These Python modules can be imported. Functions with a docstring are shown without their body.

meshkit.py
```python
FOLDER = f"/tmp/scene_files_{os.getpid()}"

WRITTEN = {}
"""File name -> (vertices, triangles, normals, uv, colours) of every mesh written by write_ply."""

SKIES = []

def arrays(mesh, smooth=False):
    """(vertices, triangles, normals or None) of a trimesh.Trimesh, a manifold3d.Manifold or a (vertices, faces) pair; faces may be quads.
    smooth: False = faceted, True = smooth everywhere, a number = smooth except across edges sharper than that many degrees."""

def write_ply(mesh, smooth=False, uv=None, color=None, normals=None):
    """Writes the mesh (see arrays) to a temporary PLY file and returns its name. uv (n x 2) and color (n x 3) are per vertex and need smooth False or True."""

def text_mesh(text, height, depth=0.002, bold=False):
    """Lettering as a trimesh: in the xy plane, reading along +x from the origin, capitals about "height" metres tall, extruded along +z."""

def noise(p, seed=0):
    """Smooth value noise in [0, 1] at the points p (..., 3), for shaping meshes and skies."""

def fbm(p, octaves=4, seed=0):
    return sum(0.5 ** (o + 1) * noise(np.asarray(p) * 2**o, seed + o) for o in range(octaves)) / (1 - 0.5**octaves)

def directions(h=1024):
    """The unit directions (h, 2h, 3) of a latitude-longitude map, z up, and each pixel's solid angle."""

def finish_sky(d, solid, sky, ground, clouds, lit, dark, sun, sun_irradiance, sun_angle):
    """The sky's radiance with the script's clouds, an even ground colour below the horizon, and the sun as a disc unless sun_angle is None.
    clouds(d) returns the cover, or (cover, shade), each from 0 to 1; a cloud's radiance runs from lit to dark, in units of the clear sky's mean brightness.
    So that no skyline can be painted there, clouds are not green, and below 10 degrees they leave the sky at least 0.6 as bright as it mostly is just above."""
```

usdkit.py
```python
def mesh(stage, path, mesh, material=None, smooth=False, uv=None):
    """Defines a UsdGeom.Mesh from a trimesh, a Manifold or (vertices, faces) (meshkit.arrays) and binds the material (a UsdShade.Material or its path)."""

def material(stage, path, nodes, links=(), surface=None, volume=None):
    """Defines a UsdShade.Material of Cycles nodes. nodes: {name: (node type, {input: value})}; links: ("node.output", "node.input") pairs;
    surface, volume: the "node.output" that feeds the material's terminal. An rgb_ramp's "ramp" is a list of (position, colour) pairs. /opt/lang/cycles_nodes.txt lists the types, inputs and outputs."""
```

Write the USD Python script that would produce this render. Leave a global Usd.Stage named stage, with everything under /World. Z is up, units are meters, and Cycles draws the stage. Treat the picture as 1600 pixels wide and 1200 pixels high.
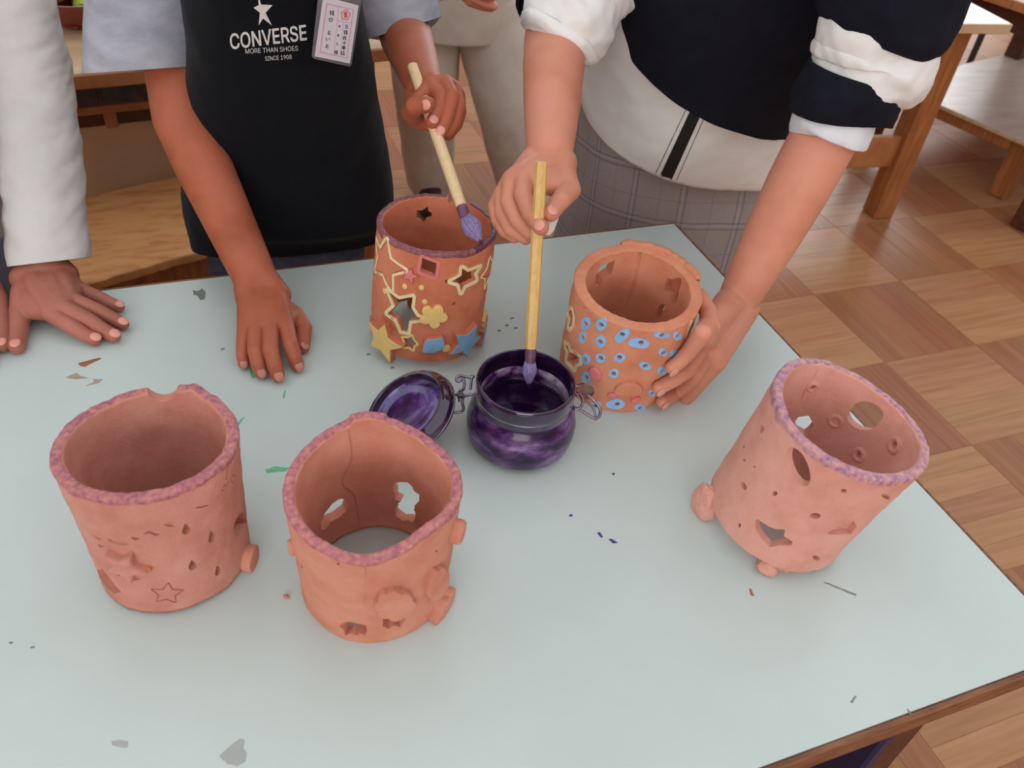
import math, random
import numpy as np, trimesh, manifold3d as m3, meshkit, usdkit
from scipy.interpolate import CubicSpline
from shapely.geometry import Polygon, Point
from pxr import Usd, UsdGeom, UsdLux, UsdShade, Gf, Sdf, Vt

stage = Usd.Stage.CreateInMemory()
UsdGeom.SetStageUpAxis(stage, UsdGeom.Tokens.z)
UsdGeom.SetStageMetersPerUnit(stage, 1.0)
UsdGeom.Xform.Define(stage, '/World')
UsdGeom.Scope.Define(stage, '/World/Looks')
random.seed(7); rng = np.random.default_rng(7)
A_ = np.array

# ------------------------------------------------------------------ camera
TZ = 0.63                                   # height of the work table's top; origin of x, y = its far right corner
FPX = 1325.13                               # focal length in pixels of the 1600x1200 picture
CAM = A_([-0.694139, -0.964417, 1.268404])
RM = A_([[0.93252796, -0.34858345, 0.09424001], [-0.16298388, -0.63920135, -0.75157028], [0.3222233, 0.6855007, -0.65288661]])
cam = UsdGeom.Camera.Define(stage, '/World/camera')
cam.CreateHorizontalApertureAttr(36.0); cam.CreateVerticalApertureAttr(27.0)
cam.CreateFocalLengthAttr(36.0 * FPX / 1600)
cam.CreateClippingRangeAttr(Gf.Vec2f(0.02, 60))
cam.CreateFStopAttr(9.0); cam.CreateFocusDistanceAttr(0.95)
X_, Y_, Z_ = RM[0], -RM[1], -RM[2]
cam.AddTransformOp().Set(Gf.Matrix4d(*X_, 0, *Y_, 0, *Z_, 0, *CAM, 1))
EXPOSURE = -0.95
cam.CreateExposureAttr(EXPOSURE)

# ------------------------------------------------------------------ light: overcast daylight, and the classroom's windows
dome = UsdLux.DomeLight.Define(stage, '/World/sky_light')
dome.CreateIntensityAttr(0.66); dome.CreateColorAttr(Gf.Vec3f(0.93, 0.97, 1.0))
def window_light(name, pos, target, w, h, power, col):
    l = UsdLux.RectLight.Define(stage, '/World/' + name)
    l.CreateWidthAttr(w); l.CreateHeightAttr(h); l.CreateIntensityAttr(power); l.CreateColorAttr(Gf.Vec3f(*col))
    z = A_(pos, float) - A_(target, float); z /= np.linalg.norm(z)
    x = np.cross([0, 0, 1.0], z); x /= np.linalg.norm(x); y = np.cross(z, x)
    l.AddTransformOp().Set(Gf.Matrix4d(*x, 0, *y, 0, *z, 0, *pos, 1))
window_light('window_daylight_far', (4.0, 5.0, 1.9), (-0.3, 0, 0.6), 4.0, 1.7, 12.0, (0.95, 0.98, 1.0))
window_light('window_daylight_near', (-2.6, -5.0, 2.0), (-0.3, 0, 0.7), 4.6, 1.7, 9.0, (1.0, 0.98, 0.96))

# ------------------------------------------------------------------ helpers
def ray(x, y):
    d = RM.T @ A_([(x - 800) / FPX, (y - 600) / FPX, 1.0]); return d / np.linalg.norm(d)
def atZ(x, y, Z): d = ray(x, y); return CAM + d * ((Z - CAM[2]) / d[2])
def atY(x, y, Y): d = ray(x, y); return CAM + d * ((Y - CAM[1]) / d[1])
def atD(x, y, D): return CAM + ray(x, y) * D
def dist(P): return float(np.linalg.norm(A_(P) - CAM))
def near(x, y, Q, L, far=True):
    d = ray(x, y); w = CAM - A_(Q); b = d @ w; D = b * b - (w @ w - L * L)
    return CAM + d * (-b + ((D ** .5 if far else -D ** .5) if D > 0 else 0))
def onplane(x, y, P, n): d = ray(x, y); return CAM + d * (((A_(P) - CAM) @ n) / (d @ n))
def unit(v): v = A_(v, float); return v / np.linalg.norm(v)

used = {}
def numbered(path):
    k = used.get(path, -1) + 1; used[path] = k
    return path if k == 0 else '%s_%03d' % (path, k)
def setdata(prim, **kw):
    for k, v in kw.items():
        if v: prim.SetCustomDataByKey(k, v)
def pth(parent): return '/World' if parent is None else (parent if isinstance(parent, str) else str(parent.GetPath()))
def obj(name, mesh, mat, parent=None, smooth=30, uv=None, label=None, category=None, group=None, kind=None):
    p = numbered(pth(parent) + '/' + name)
    if isinstance(parent, tuple): raise ValueError
    if parent is not None:
        o = ORIG.get(pth(parent))
        if o is not None:
            v, f, n = meshkit.arrays(mesh, False); mesh = trimesh.Trimesh(v - o, f, process=False)
    if uv is not None: smooth = True if smooth else False
    m = usdkit.mesh(stage, p, mesh, M[mat] if isinstance(mat, str) else mat, smooth=smooth, uv=uv)
    if parent is not None and ORIG.get(pth(parent)) is not None: ORIG[p] = ORIG[pth(parent)]
    setdata(m.GetPrim(), label=label, category=category, group=group, kind=kind)
    return p
ORIG = {}
def thing(name, label, cat, loc, group=None, kind=None, parent=None):
    p = numbered(pth(parent) + '/' + name); x = UsdGeom.Xform.Define(stage, p)
    o = A_(loc, float)
    if parent is None: x.AddTranslateOp().Set(Gf.Vec3d(*o)); ORIG[p] = o
    else: ORIG[p] = ORIG.get(pth(parent))
    setdata(x.GetPrim(), label=label, category=cat, group=group, kind=kind)
    return p
def cat(*ms): return trimesh.util.concatenate([m for m in ms])
def TM(m):
    if isinstance(m, m3.Manifold):
        q = m.to_mesh(); return trimesh.Trimesh(q.vert_properties[:, :3], q.tri_verts, process=False)
    return m
def MF(t):
    t = t.copy(); t.merge_vertices()
    return m3.Manifold(m3.Mesh(np.asarray(t.vertices, np.float32), np.asarray(t.faces, np.uint32)))
def rbox(lo, hi, b=0.003):
    lo, hi = A_(lo, float), A_(hi, float); pts = []
    b = min(b, 0.45 * float((hi - lo).min()))
    for s in np.ndindex(2, 2, 2):
        c = np.where(s, hi, lo); sg = np.where(s, -1, 1)
        for k in range(3):
            o = sg * b; o[k] = 0; pts.append(c + o)
    return trimesh.convex.convex_hull(np.array(pts))
def xf(m, R=None, t=(0, 0, 0)):
    m = m.copy(); v = np.asarray(m.vertices)
    if R is not None: v = v @ np.asarray(R).T
    m.vertices = v + A_(t); return m
def rotz(a): c, s = math.cos(a), math.sin(a); return A_([[c, -s, 0], [s, c, 0], [0, 0, 1]])
SPH = TM(m3.Manifold.sphere(1.0, 56)).vertices
SPH = np.asarray(SPH)
def blob(*sph):
    return m3.Manifold.hull_points(np.vstack([A_(p) + r * SPH for p, r in sph]))
def tube(pts, rad, sides=10, n=None, closed=False):
    pts = A_(pts, float); rad = np.broadcast_to(rad, (len(pts),)).astype(float)
    if n:
        t = np.r_[0, np.cumsum(np.linalg.norm(np.diff(pts, axis=0), axis=1))]
        s = np.linspace(0, t[-1], n)
        rad = np.interp(s, t, rad); pts = CubicSpline(t, pts, bc_type='periodic' if closed else 'not-a-knot')(s)
    T = np.gradient(pts, axis=0); T /= np.linalg.norm(T, axis=1, keepdims=True) + 1e-12
    a = np.cross(T[0], [0, 0, 1.0] if abs(T[0, 2]) < .9 else [1.0, 0, 0]); a /= np.linalg.norm(a)
    V = []
    ang = np.arange(sides) * 2 * np.pi / sides
    for i in range(len(pts)):
        a = a - T[i] * (a @ T[i]); a /= np.linalg.norm(a); b = np.cross(T[i], a)
        V.append(pts[i] + rad[i] * (np.cos(ang)[:, None] * a + np.sin(ang)[:, None] * b))
    V = np.vstack(V); F = []
    N = len(pts)
    for i in range(N - 1):
        for j in range(sides):
            k = (j + 1) % sides; p, q, r, s = i * sides + j, i * sides + k, (i + 1) * sides + k, (i + 1) * sides + j
            F += [[p, q, r], [p, r, s]]
    V = np.vstack([V, pts[0], pts[-1]])
    for j in range(sides):
        k = (j + 1) % sides
        F += [[len(V) - 2, k, j], [len(V) - 1, (N - 1) * sides + j, (N - 1) * sides + k]]
    return trimesh.Trimesh(V, F, process=False)
def lathe(prof, c=(0, 0, 0), n=64, R=None):
    prof = A_(prof, float); a = np.arange(n) * 2 * np.pi / n
    V = np.stack([prof[:, 0, None] * np.cos(a), prof[:, 0, None] * np.sin(a), np.broadcast_to(prof[:, 1, None], (len(prof), n))], -1).reshape(-1, 3)
    F = []
    for i in range(len(prof) - 1):
        for j in range(n):
            k = (j + 1) % n; F += [[i * n + j, i * n + k, (i + 1) * n + k], [i * n + j, (i + 1) * n + k, (i + 1) * n + j]]
    m = trimesh.Trimesh(V, F, process=False)
    m.merge_vertices(); m.update_faces(m.nondegenerate_faces())
    return xf(m, R, c)
def hits(mesh, pxs):
    """first-hit and last-hit points of camera rays on a mesh (None where a ray misses)"""
    v, f = np.asarray(mesh.vertices), np.asarray(mesh.faces)
    c = (v - CAM) @ RM.T; q2 = np.stack([800 + FPX * c[:, 0] / c[:, 2], 600 + FPX * c[:, 1] / c[:, 2]], 1)
    t2 = q2[f]; lo, hi = t2.min(1), t2.max(1)
    pa = A_(pxs, float); keep = np.nonzero((hi[:, 0] > pa[:, 0].min()) & (lo[:, 0] < pa[:, 0].max()) & (hi[:, 1] > pa[:, 1].min()) & (lo[:, 1] < pa[:, 1].max()) & (c[f][:, :, 2].min(1) > .05))[0]
    f, lo, hi = f[keep], lo[keep], hi[keep]; out = []
    for px in pxs:
        k = np.nonzero((lo[:, 0] <= px[0]) & (hi[:, 0] >= px[0]) & (lo[:, 1] <= px[1]) & (hi[:, 1] >= px[1]))[0]
        if len(k) == 0: out.append((None,) * 4); continue
        g = f[k]; a, e1, e2 = v[g[:, 0]], v[g[:, 1]] - v[g[:, 0]], v[g[:, 2]] - v[g[:, 0]]
        d = ray(*px); h = np.cross(d, e2); det = (e1 * h).sum(1); s = CAM - a; q = np.cross(s, e1)
        with np.errstate(all='ignore'): u, w, t = (s * h).sum(1) / det, (q @ d) / det, (e2 * q).sum(1) / det
        ok = np.nonzero((u >= -1e-9) & (w >= -1e-9) & (u + w <= 1 + 1e-9) & (t > 0))[0]
        if len(ok) == 0: out.append((None,) * 4); continue
        i, j = ok[np.argmin(t[ok])], ok[np.argmax(t[ok])]; N = np.cross(e1, e2)
        out.append((CAM + d * t[i], N[i], CAM + d * t[j], N[j]))
    return out

# ------------------------------------------------------------------ materials
M = {}
def lin(c):
    c = A_(c, float) / 255.0
    return tuple(np.where(c <= .04045, c / 12.92, ((c + .055) / 1.055) ** 2.4).tolist())
def mat(name, c1, c2=None, scale=8.0, stretch=(1, 1, 1), rough=0.6, bump=0.0, bscale=60.0, detail=4.0, coord='object', spec=0.5, rnd=0.0, ramp=None, c3=None, **pb):
    nodes = {'tc': ('texture_coordinate', {}), 'mp': ('mapping', {'scale': stretch}), 'n': ('noise_texture', {'scale': scale, 'detail': detail, 'roughness': 0.6}),
             'p': ('principled_bsdf', {'roughness': rough, 'specular_ior_level': spec, **pb})}
    links = [('tc.' + coord, 'mp.vector'), ('mp.vector', 'n.vector')]
    c2 = c2 if c2 is not None else c1
    stops = ramp or ([(0.3, lin(c1)), (0.7, lin(c2))] if c3 is None else [(0.28, lin(c1)), (0.5, lin(c2)), (0.72, lin(c3))])
    nodes['r'] = ('rgb_ramp', {'ramp': stops}); links.append(('n.fac', 'r.fac'))
    col = 'r.color'
    if rnd:
        nodes['oi'] = ('object_info', {}); nodes['mr'] = ('map_range', {'from_min': 0.0, 'from_max': 1.0, 'to_min': 1 - rnd, 'to_max': 1 + rnd})
        nodes['hs'] = ('hsv', {}); links += [('oi.random', 'mr.value'), ('mr.result', 'hs.value'), (col, 'hs.color')]
        nodes['oi2'] = ('math', {'math_type': 'multiply', 'value2': 7.3})
        nodes['fr'] = ('math', {'math_type': 'fraction'}); nodes['m2'] = ('map_range', {'from_min': 0.0, 'from_max': 1.0, 'to_min': 0.492, 'to_max': 0.508})
        links += [('oi.random', 'oi2.value1'), ('oi2.value', 'fr.value1'), ('fr.value', 'm2.value'), ('m2.result', 'hs.hue')]
        col = 'hs.color'
    links.append((col, 'p.base_color'))
    if bump:
        nodes['nb'] = ('noise_texture', {'scale': bscale, 'detail': 5.0, 'roughness': 0.65}); nodes['b'] = ('bump', {'strength': min(1.0, bump), 'distance': 0.001 if bump <= 1 else 0.001 * bump})
        links += [('mp.vector', 'nb.vector'), ('nb.fac', 'b.height'), ('b.normal', 'p.normal')]
    M[name] = usdkit.material(stage, '/World/Looks/' + name, nodes, links, surface='p.BSDF')
    return M[name]

mat('mint_laminate', (190, 201, 196), (196, 206, 202), scale=5, rough=0.24, bump=0.10, bscale=350, spec=0.4)
mat('worn_edge_wood', (88, 48, 30), (150, 98, 66), scale=30, stretch=(0.6, 4, 8), rough=0.5, bump=0.5, bscale=60)
mat('table_wood', (140, 82, 46), (178, 116, 70), scale=9, stretch=(1, 12, 1), rough=0.42, bump=0.3, bscale=40)
mat('leg_wood', (128, 72, 38), (172, 106, 58), scale=9, stretch=(10, 10, 0.8), rough=0.4, bump=0.3, bscale=40)
mat('dark_wood', (58, 24, 14), (92, 44, 26), scale=9, stretch=(1, 6, 6), rough=0.5, bump=0.3)
mat('pale_top', (182, 148, 112), (205, 176, 142), scale=6, stretch=(1, 6, 1), rough=0.3, bump=0.2)
mat('white_top', (205, 200, 195), (226, 224, 222), scale=14, rough=0.22, bump=0.2)
mat('plywood', (186, 116, 62), (214, 150, 94), scale=12, stretch=(1.2, 5, 1.2), rough=0.6, bump=0.4, bscale=90, c3=(214, 158, 104))
mat('tan_board', (200, 158, 120), (214, 174, 136), scale=9, rough=0.6, bump=0.2)
mat('tape_black', (22, 22, 30), (62, 52, 48), scale=40, rough=0.4, bump=0.5)
mat('navy_paint', (22, 22, 60), (30, 30, 74), scale=30, rough=0.45)
mat('bench_ply', (182, 160, 148), (202, 182, 170), scale=5, stretch=(1, 5, 1), rough=0.28, bump=0.2)
mat('wall_paint', (188, 180, 168), (196, 188, 176), scale=3, rough=0.8)
mat('grout_dark', (58, 42, 34), (84, 62, 50), scale=40, rough=0.7)
mat('strip_a', (140, 86, 54), (152, 96, 62), scale=7, stretch=(9, 0.5, 1), spec=0.4, rough=0.36, bump=0.2, bscale=25, rnd=0.08, c3=(162, 106, 72))
mat('strip_b', (158, 106, 68), (170, 118, 80), scale=7, stretch=(0.5, 9, 1), spec=0.4, rough=0.36, bump=0.2, bscale=25, rnd=0.08, c3=(180, 130, 92))
for nm, a, b, c in (('clay_pink', (188, 120, 103), (201, 136, 119), (209, 149, 134)), ('clay_orange', (190, 106, 76), (203, 121, 90), (208, 132, 102)), ('clay_peach', (198, 122, 90), (210, 138, 106), (217, 149, 120)), ('clay_light', (206, 142, 124), (217, 156, 140), (222, 164, 150)), ('clay_mid', (197, 124, 100), (208, 139, 116), (215, 150, 128))):
    mat(nm, a, b, scale=26, c3=c, rough=0.82, bump=0.9, bscale=420, spec=0.25, diffuse_roughness=0.3)
mat('clay_raw', (206, 120, 76), (222, 146, 100), scale=60, rough=0.9, bump=1.0, bscale=300, spec=0.2)
def ramp_mat(name, stops, **kw): mat(name, stops[0][1], ramp=[(t, lin(c)) for t, c in stops], **kw)
ramp_mat('rim_purple', [(0.28, (212, 140, 122)), (0.42, (190, 118, 114)), (0.56, (170, 100, 108)), (0.66, (146, 84, 106)), (0.8, (112, 62, 100))], scale=210, rough=0.62, bump=1.0, bscale=300, detail=6)
ramp_mat('rim_violet', [(0.36, (216, 156, 142)), (0.47, (194, 140, 146)), (0.58, (172, 120, 144)), (0.68, (136, 92, 134)), (0.8, (100, 66, 124))], scale=170, rough=0.6, bump=1.0, bscale=300, detail=6)
ramp_mat('rim_dark', [(0.28, (190, 112, 94)), (0.40, (150, 86, 88)), (0.58, (120, 66, 78)), (0.78, (88, 46, 70))], scale=210, rough=0.5, bump=1.0, bscale=300, detail=6)
ramp_mat('rim_wet', [(0.30, (150, 78, 84)), (0.45, (104, 50, 70)), (0.65, (84, 40, 66)), (0.8, (60, 28, 60))], scale=90, rough=0.25, bump=1.0, bscale=300, detail=6)
mat('glaze_yellow', (226, 188, 110), (232, 200, 130), scale=60, rough=0.75, bump=0.5, bscale=300)
mat('glaze_cream', (222, 206, 152), (232, 218, 172), scale=80, rough=0.8, bump=0.5, bscale=300)
mat('glaze_blue', (120, 164, 200), (138, 180, 214), scale=80, rough=0.75, bump=0.5, bscale=300)
mat('glaze_sky', (130, 178, 230), (152, 196, 240), scale=90, rough=0.75, bump=0.5, bscale=300)
mat('glaze_pink', (212, 112, 112), (220, 126, 124), scale=80, rough=0.75, bump=0.5, bscale=300)
mat('hole_dark', (120, 60, 44), (140, 74, 54), scale=80, rough=0.85)
ramp_mat('jar_glass', [(0.38, (18, 5, 28)), (0.48, (56, 24, 72)), (0.58, (102, 66, 118)), (0.70, (158, 130, 172))], scale=20, stretch=(1.0, 1.0, 2.4), rough=0.28, coat_weight=0.30, coat_roughness=0.06, detail=7, spec=0.35)
ramp_mat('jar_neck', [(0.35, (16, 6, 24)), (0.55, (48, 22, 62)), (0.7, (88, 58, 104))], scale=30, rough=0.12, coat_weight=1.0, detail=5)
ramp_mat('jar_inside', [(0.40, (206, 196, 206)), (0.50, (150, 110, 160)), (0.56, (84, 20, 100)), (0.7, (44, 8, 60))], scale=34, rough=0.25, coat_weight=0.6, detail=6)
ramp_mat('jar_inside_dark', [(0.36, (60, 16, 74)), (0.5, (26, 8, 34)), (0.7, (14, 5, 20))], scale=26, rough=0.15, coat_weight=0.8, detail=5)
mat('paint_liquid', (26, 8, 36), (34, 12, 46), scale=20, rough=0.05, coat_weight=1.0)
ramp_mat('lid_glass', [(0.34, (22, 5, 44)), (0.46, (58, 24, 98)), (0.58, (100, 70, 146)), (0.72, (168, 150, 194))], scale=42, rough=0.12, coat_weight=1.0, detail=6)
ramp_mat('lid_rim', [(0.35, (18, 8, 24)), (0.55, (60, 28, 66)), (0.75, (104, 64, 108))], scale=24, rough=0.08, coat_weight=1.0)
mat('wire', (150, 142, 150), (120, 96, 128), scale=90, rough=0.3, metallic=0.9)
mat('bamboo', (206, 160, 92), (222, 182, 116), scale=20, stretch=(14, 14, 1.5), rough=0.45, bump=0.15)
mat('bamboo_pale', (214, 180, 136), (226, 196, 152), scale=20, stretch=(14, 14, 1.5), rough=0.5, bump=0.15)
mat('stained_wood', (120, 76, 96), (82, 48, 78), scale=60, stretch=(3, 3, 1), rough=0.5)
mat('bristle', (108, 92, 138), (152, 136, 178), scale=160, stretch=(3, 3, 0.5), rough=0.45, bump=1.0, bscale=200)
mat('bristle_tip', (40, 22, 52), (56, 30, 70), scale=100, rough=0.2)
def skin(name, a, b, c):
    mat(name, a, b, scale=14, c3=c, rough=0.52, bump=0.28, bscale=300, spec=0.35, detail=3, subsurface_weight=0.12, subsurface_scale=0.004)
skin('skin_tan', (150, 76, 49), (170, 91, 63), (178, 101, 75))
skin('skin_brown', (150, 88, 70), (168, 103, 86), (180, 112, 98))
skin('skin_fair', (198, 126, 100), (210, 140, 114), (214, 142, 122))
mat('nail', (214, 142, 124), (222, 152, 136), scale=60, rough=0.25)
mat('nail_tan', (192, 122, 102), (200, 132, 114), scale=60, rough=0.28)
mat('hair', (16, 12, 12), (26, 20, 18), scale=80, stretch=(1, 1, .2), rough=0.4, bump=0.8, bscale=120)
mat('eye_white', (230, 228, 224), rough=0.1); mat('eye_dark', (24, 14, 10), rough=0.1); mat('lip', (176, 92, 84), rough=0.4)
mat('black_cotton', (9, 9, 14), (13, 13, 20), scale=60, rough=0.92, bump=0.5, bscale=900, spec=0.15, sheen_weight=0.05)
mat('grey_melange', (150, 148, 158), (178, 176, 184), scale=22, stretch=(1, 1, 3), rough=0.9, bump=0.5, bscale=800, detail=8, spec=0.15)
mat('white_cotton', (206, 200, 200), (214, 210, 210), scale=10, rough=0.85, bump=0.3, bscale=700, spec=0.2)
mat('cream_cotton', (196, 190, 186), (206, 200, 196), scale=12, rough=0.85, bump=0.4, bscale=700, spec=0.2)
mat('white_nylon', (228, 226, 223), (236, 234, 232), scale=14, rough=0.5, bump=0.3, bscale=300, spec=0.35)
mat('white_lining', (220, 222, 230), (230, 232, 238), scale=20, rough=0.7, bump=0.3, bscale=300)
mat('navy_knit', (17, 18, 28), (23, 24, 36), scale=40, rough=0.9, bump=0.6, bscale=700, spec=0.2)
mat('zip_black', (14, 14, 18), (20, 20, 24), scale=80, rough=0.6, bump=0.5, bscale=900)
mat('stitch', (150, 148, 150), rough=0.8)
mat('beige_twill', (200, 188, 174), (212, 202, 190), scale=18, rough=0.85, bump=0.4, bscale=700, spec=0.2)
mat('denim_grey', (60, 62, 78), (92, 94, 112), scale=40, rough=0.9, bump=0.5, bscale=600)
mat('blue_grey_cloth', (112, 116, 140), (130, 134, 156), scale=30, rough=0.9, bump=0.4, bscale=600)
mat('print_white', (206, 200, 196), (216, 210, 206), scale=80, rough=0.7)
mat('card_white', (214, 206, 216), (218, 212, 220), scale=30, rough=0.4); mat('card_pink', (206, 160, 180), rough=0.5); mat('card_red', (208, 96, 96), rough=0.5); mat('ink', (70, 62, 82), rough=0.6)
mat('clear_sleeve', (96, 96, 104), (116, 116, 122), scale=30, rough=0.15, coat_weight=0.6)
mat('red_lacquer', (120, 14, 12), (134, 18, 14), scale=20, rough=0.15, coat_weight=0.7); mat('white_glaze', (226, 224, 222), rough=0.2); mat('lettuce', (150, 168, 60), (182, 194, 92), scale=60, rough=0.5)
mat('shoe_dark', (44, 26, 22), (58, 36, 30), scale=30, rough=0.5); mat('dark_trouser', (16, 16, 22), (24, 24, 32), scale=30, rough=0.9)
mat('chair_grey', (170, 164, 166), rough=0.4); mat('chair_frame', (46, 42, 44), rough=0.4)
mat('smear_brown', (136, 84, 46), (168, 112, 70), scale=150, rough=0.6); mat('smear_tan', (150, 136, 110), (172, 158, 132), scale=150, rough=0.6)
mat('smear_green', (70, 170, 120), (112, 186, 150), scale=150, rough=0.6); mat('smear_grey', (158, 162, 158), (168, 172, 168), scale=90, rough=0.6); mat('smear_purple', (70, 44, 120), (92, 66, 140), scale=90, rough=0.3); mat('scuff', (104, 112, 104), (130, 138, 128), scale=150, rough=0.7)
mat('tissue', (226, 224, 222), (234, 232, 230), scale=40, rough=0.8, bump=0.5)
# plaid: the cloth's own woven lines, laid out along its UVs (metres)
def plaid(name, base, dark, light, px=0.055, py=0.055):
    nodes = {'uv': ('texture_coordinate', {}), 's': ('separate_xyz', {}), 'p': ('principled_bsdf', {'roughness': 0.88, 'specular_ior_level': 0.2}),
             'n': ('noise_texture', {'scale': 500.0, 'detail': 2.0}), 'base': ('rgb_ramp', {'ramp': [(0.3, lin(base)), (0.7, lin(tuple(x + 12 for x in base)))]})}
    links = [('uv.UV', 's.vector'), ('uv.object', 'n.vector'), ('n.fac', 'base.fac')]
    cur = 'base.color'; k = 0
    for axis, per in (('x', px), ('y', py)):
        for off, w, colr, fac in ((0.0, 0.03, dark, .6), (0.06, 0.02, light, .5), (0.11, 0.03, dark, .5), (0.5, 0.018, dark, .35)):
            a, b, c, d = 'd%d' % k, 'o%d' % k, 'f%d' % k, 'l%d' % k
            nodes[a] = ('math', {'math_type': 'divide', 'value2': per}); nodes[b] = ('math', {'math_type': 'add', 'value2': 10 + off}); nodes[c] = ('math', {'math_type': 'fraction'})
            nodes[d] = ('math', {'math_type': 'less_than', 'value2': w}); nodes['q%d' % k] = ('math', {'math_type': 'multiply', 'value2': fac})
            nodes['m%d' % k] = ('mix', {'color2': lin(colr)})
            links += [('s.' + axis, a + '.value1'), (a + '.value', b + '.value1'), (b + '.value', c + '.value1'), (c + '.value', d + '.value1'), (d + '.value', 'q%d.value1' % k), ('q%d.value' % k, 'm%d.fac' % k), (cur, 'm%d.color1' % k)]
            cur = 'm%d.color' % k; k += 1
    links.append((cur, 'p.base_color'))
    M[name] = usdkit.material(stage, '/World/Looks/' + name, nodes, links, surface='p.BSDF')
plaid('plaid_grey', (146, 135, 132), (104, 97, 118), (172, 164, 172), .095, .095)

# ================================================================== the setting: parquet floor of square blocks, five strips each
S_ = 0.303; FO = A_([0.88393, 0.51306])
floor = thing('floor', 'worn brown parquet floor of square blocks with alternating grain', None, (0, 0, 0), kind='structure')
bn = {'tc': ('texture_coordinate', {}), 'ck': ('checker_texture', {'scale': 1 / S_, 'color1': lin((178, 116, 76)), 'color2': lin((200, 146, 100))}), 'n': ('noise_texture', {'scale': 9.0, 'detail': 4.0}), 'mx': ('mix', {'mix_type': 'multiply', 'fac': 0.35}),
      'mp': ('mapping', {'location': (-FO[0] % (2 * S_) , -FO[1] % (2 * S_), 0.01)}), 'p': ('principled_bsdf', {'roughness': 0.32})}
M['floor_far'] = usdkit.material(stage, '/World/Looks/floor_far', bn, [('tc.object', 'mp.vector'), ('mp.vector', 'ck.vector'), ('tc.object', 'n.vector'), ('ck.color', 'mx.color1'), ('n.color', 'mx.color2'), ('mx.color', 'p.base_color')], surface='p.BSDF')
TL, TW = 1.55, 0.775                      # work table: length along x, width along y
def seen_tile(i, j):
    c = 0
    for a in np.linspace(0.05, 0.95, 4):
        for b in np.linspace(0.05, 0.95, 4):
            P = A_([FO[0] + (i + a) * S_, FO[1] - (j + b) * S_, 0.0]); q = RM @ (P - CAM)
            if q[2] < .2: continue
            x, y = 800 + FPX * q[0] / q[2], 600 + FPX * q[1] / q[2]
            if not (-40 < x < 1640 and -40 < y < 1240): continue
            t = (TZ - CAM[2]) / (P[2] - CAM[2]); H = CAM + t * (P - CAM)
            if -TL < H[0] < 0 and -TW < H[1] < 0: continue
            c += 1
    return c
GX0, GX1, GY0, GY1 = -9, 10, -9, 9
tiles = []
for i in range(GX0, GX1):
    for j in range(GY0, GY1):
        n_ = seen_tile(i, j)
        P = A_([FO[0] + (i + .5) * S_, FO[1] - (j + .5) * S_, 0.0])
        tiles.append((-(n_ > 0) * 1e6 / dist(P) ** 2 + dist(P), i, j, n_))
tiles.sort()
far_base = rbox((-6, -6, -0.06), (6.5, 6.5, -0.0012), 0.0005)
obj('floor_base', far_base, 'floor_far', floor, smooth=False)
G0 = A_([FO[0] + GX0 * S_, FO[1] - GY1 * S_]); G1 = A_([FO[0] + GX1 * S_, FO[1] - GY0 * S_])
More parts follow.
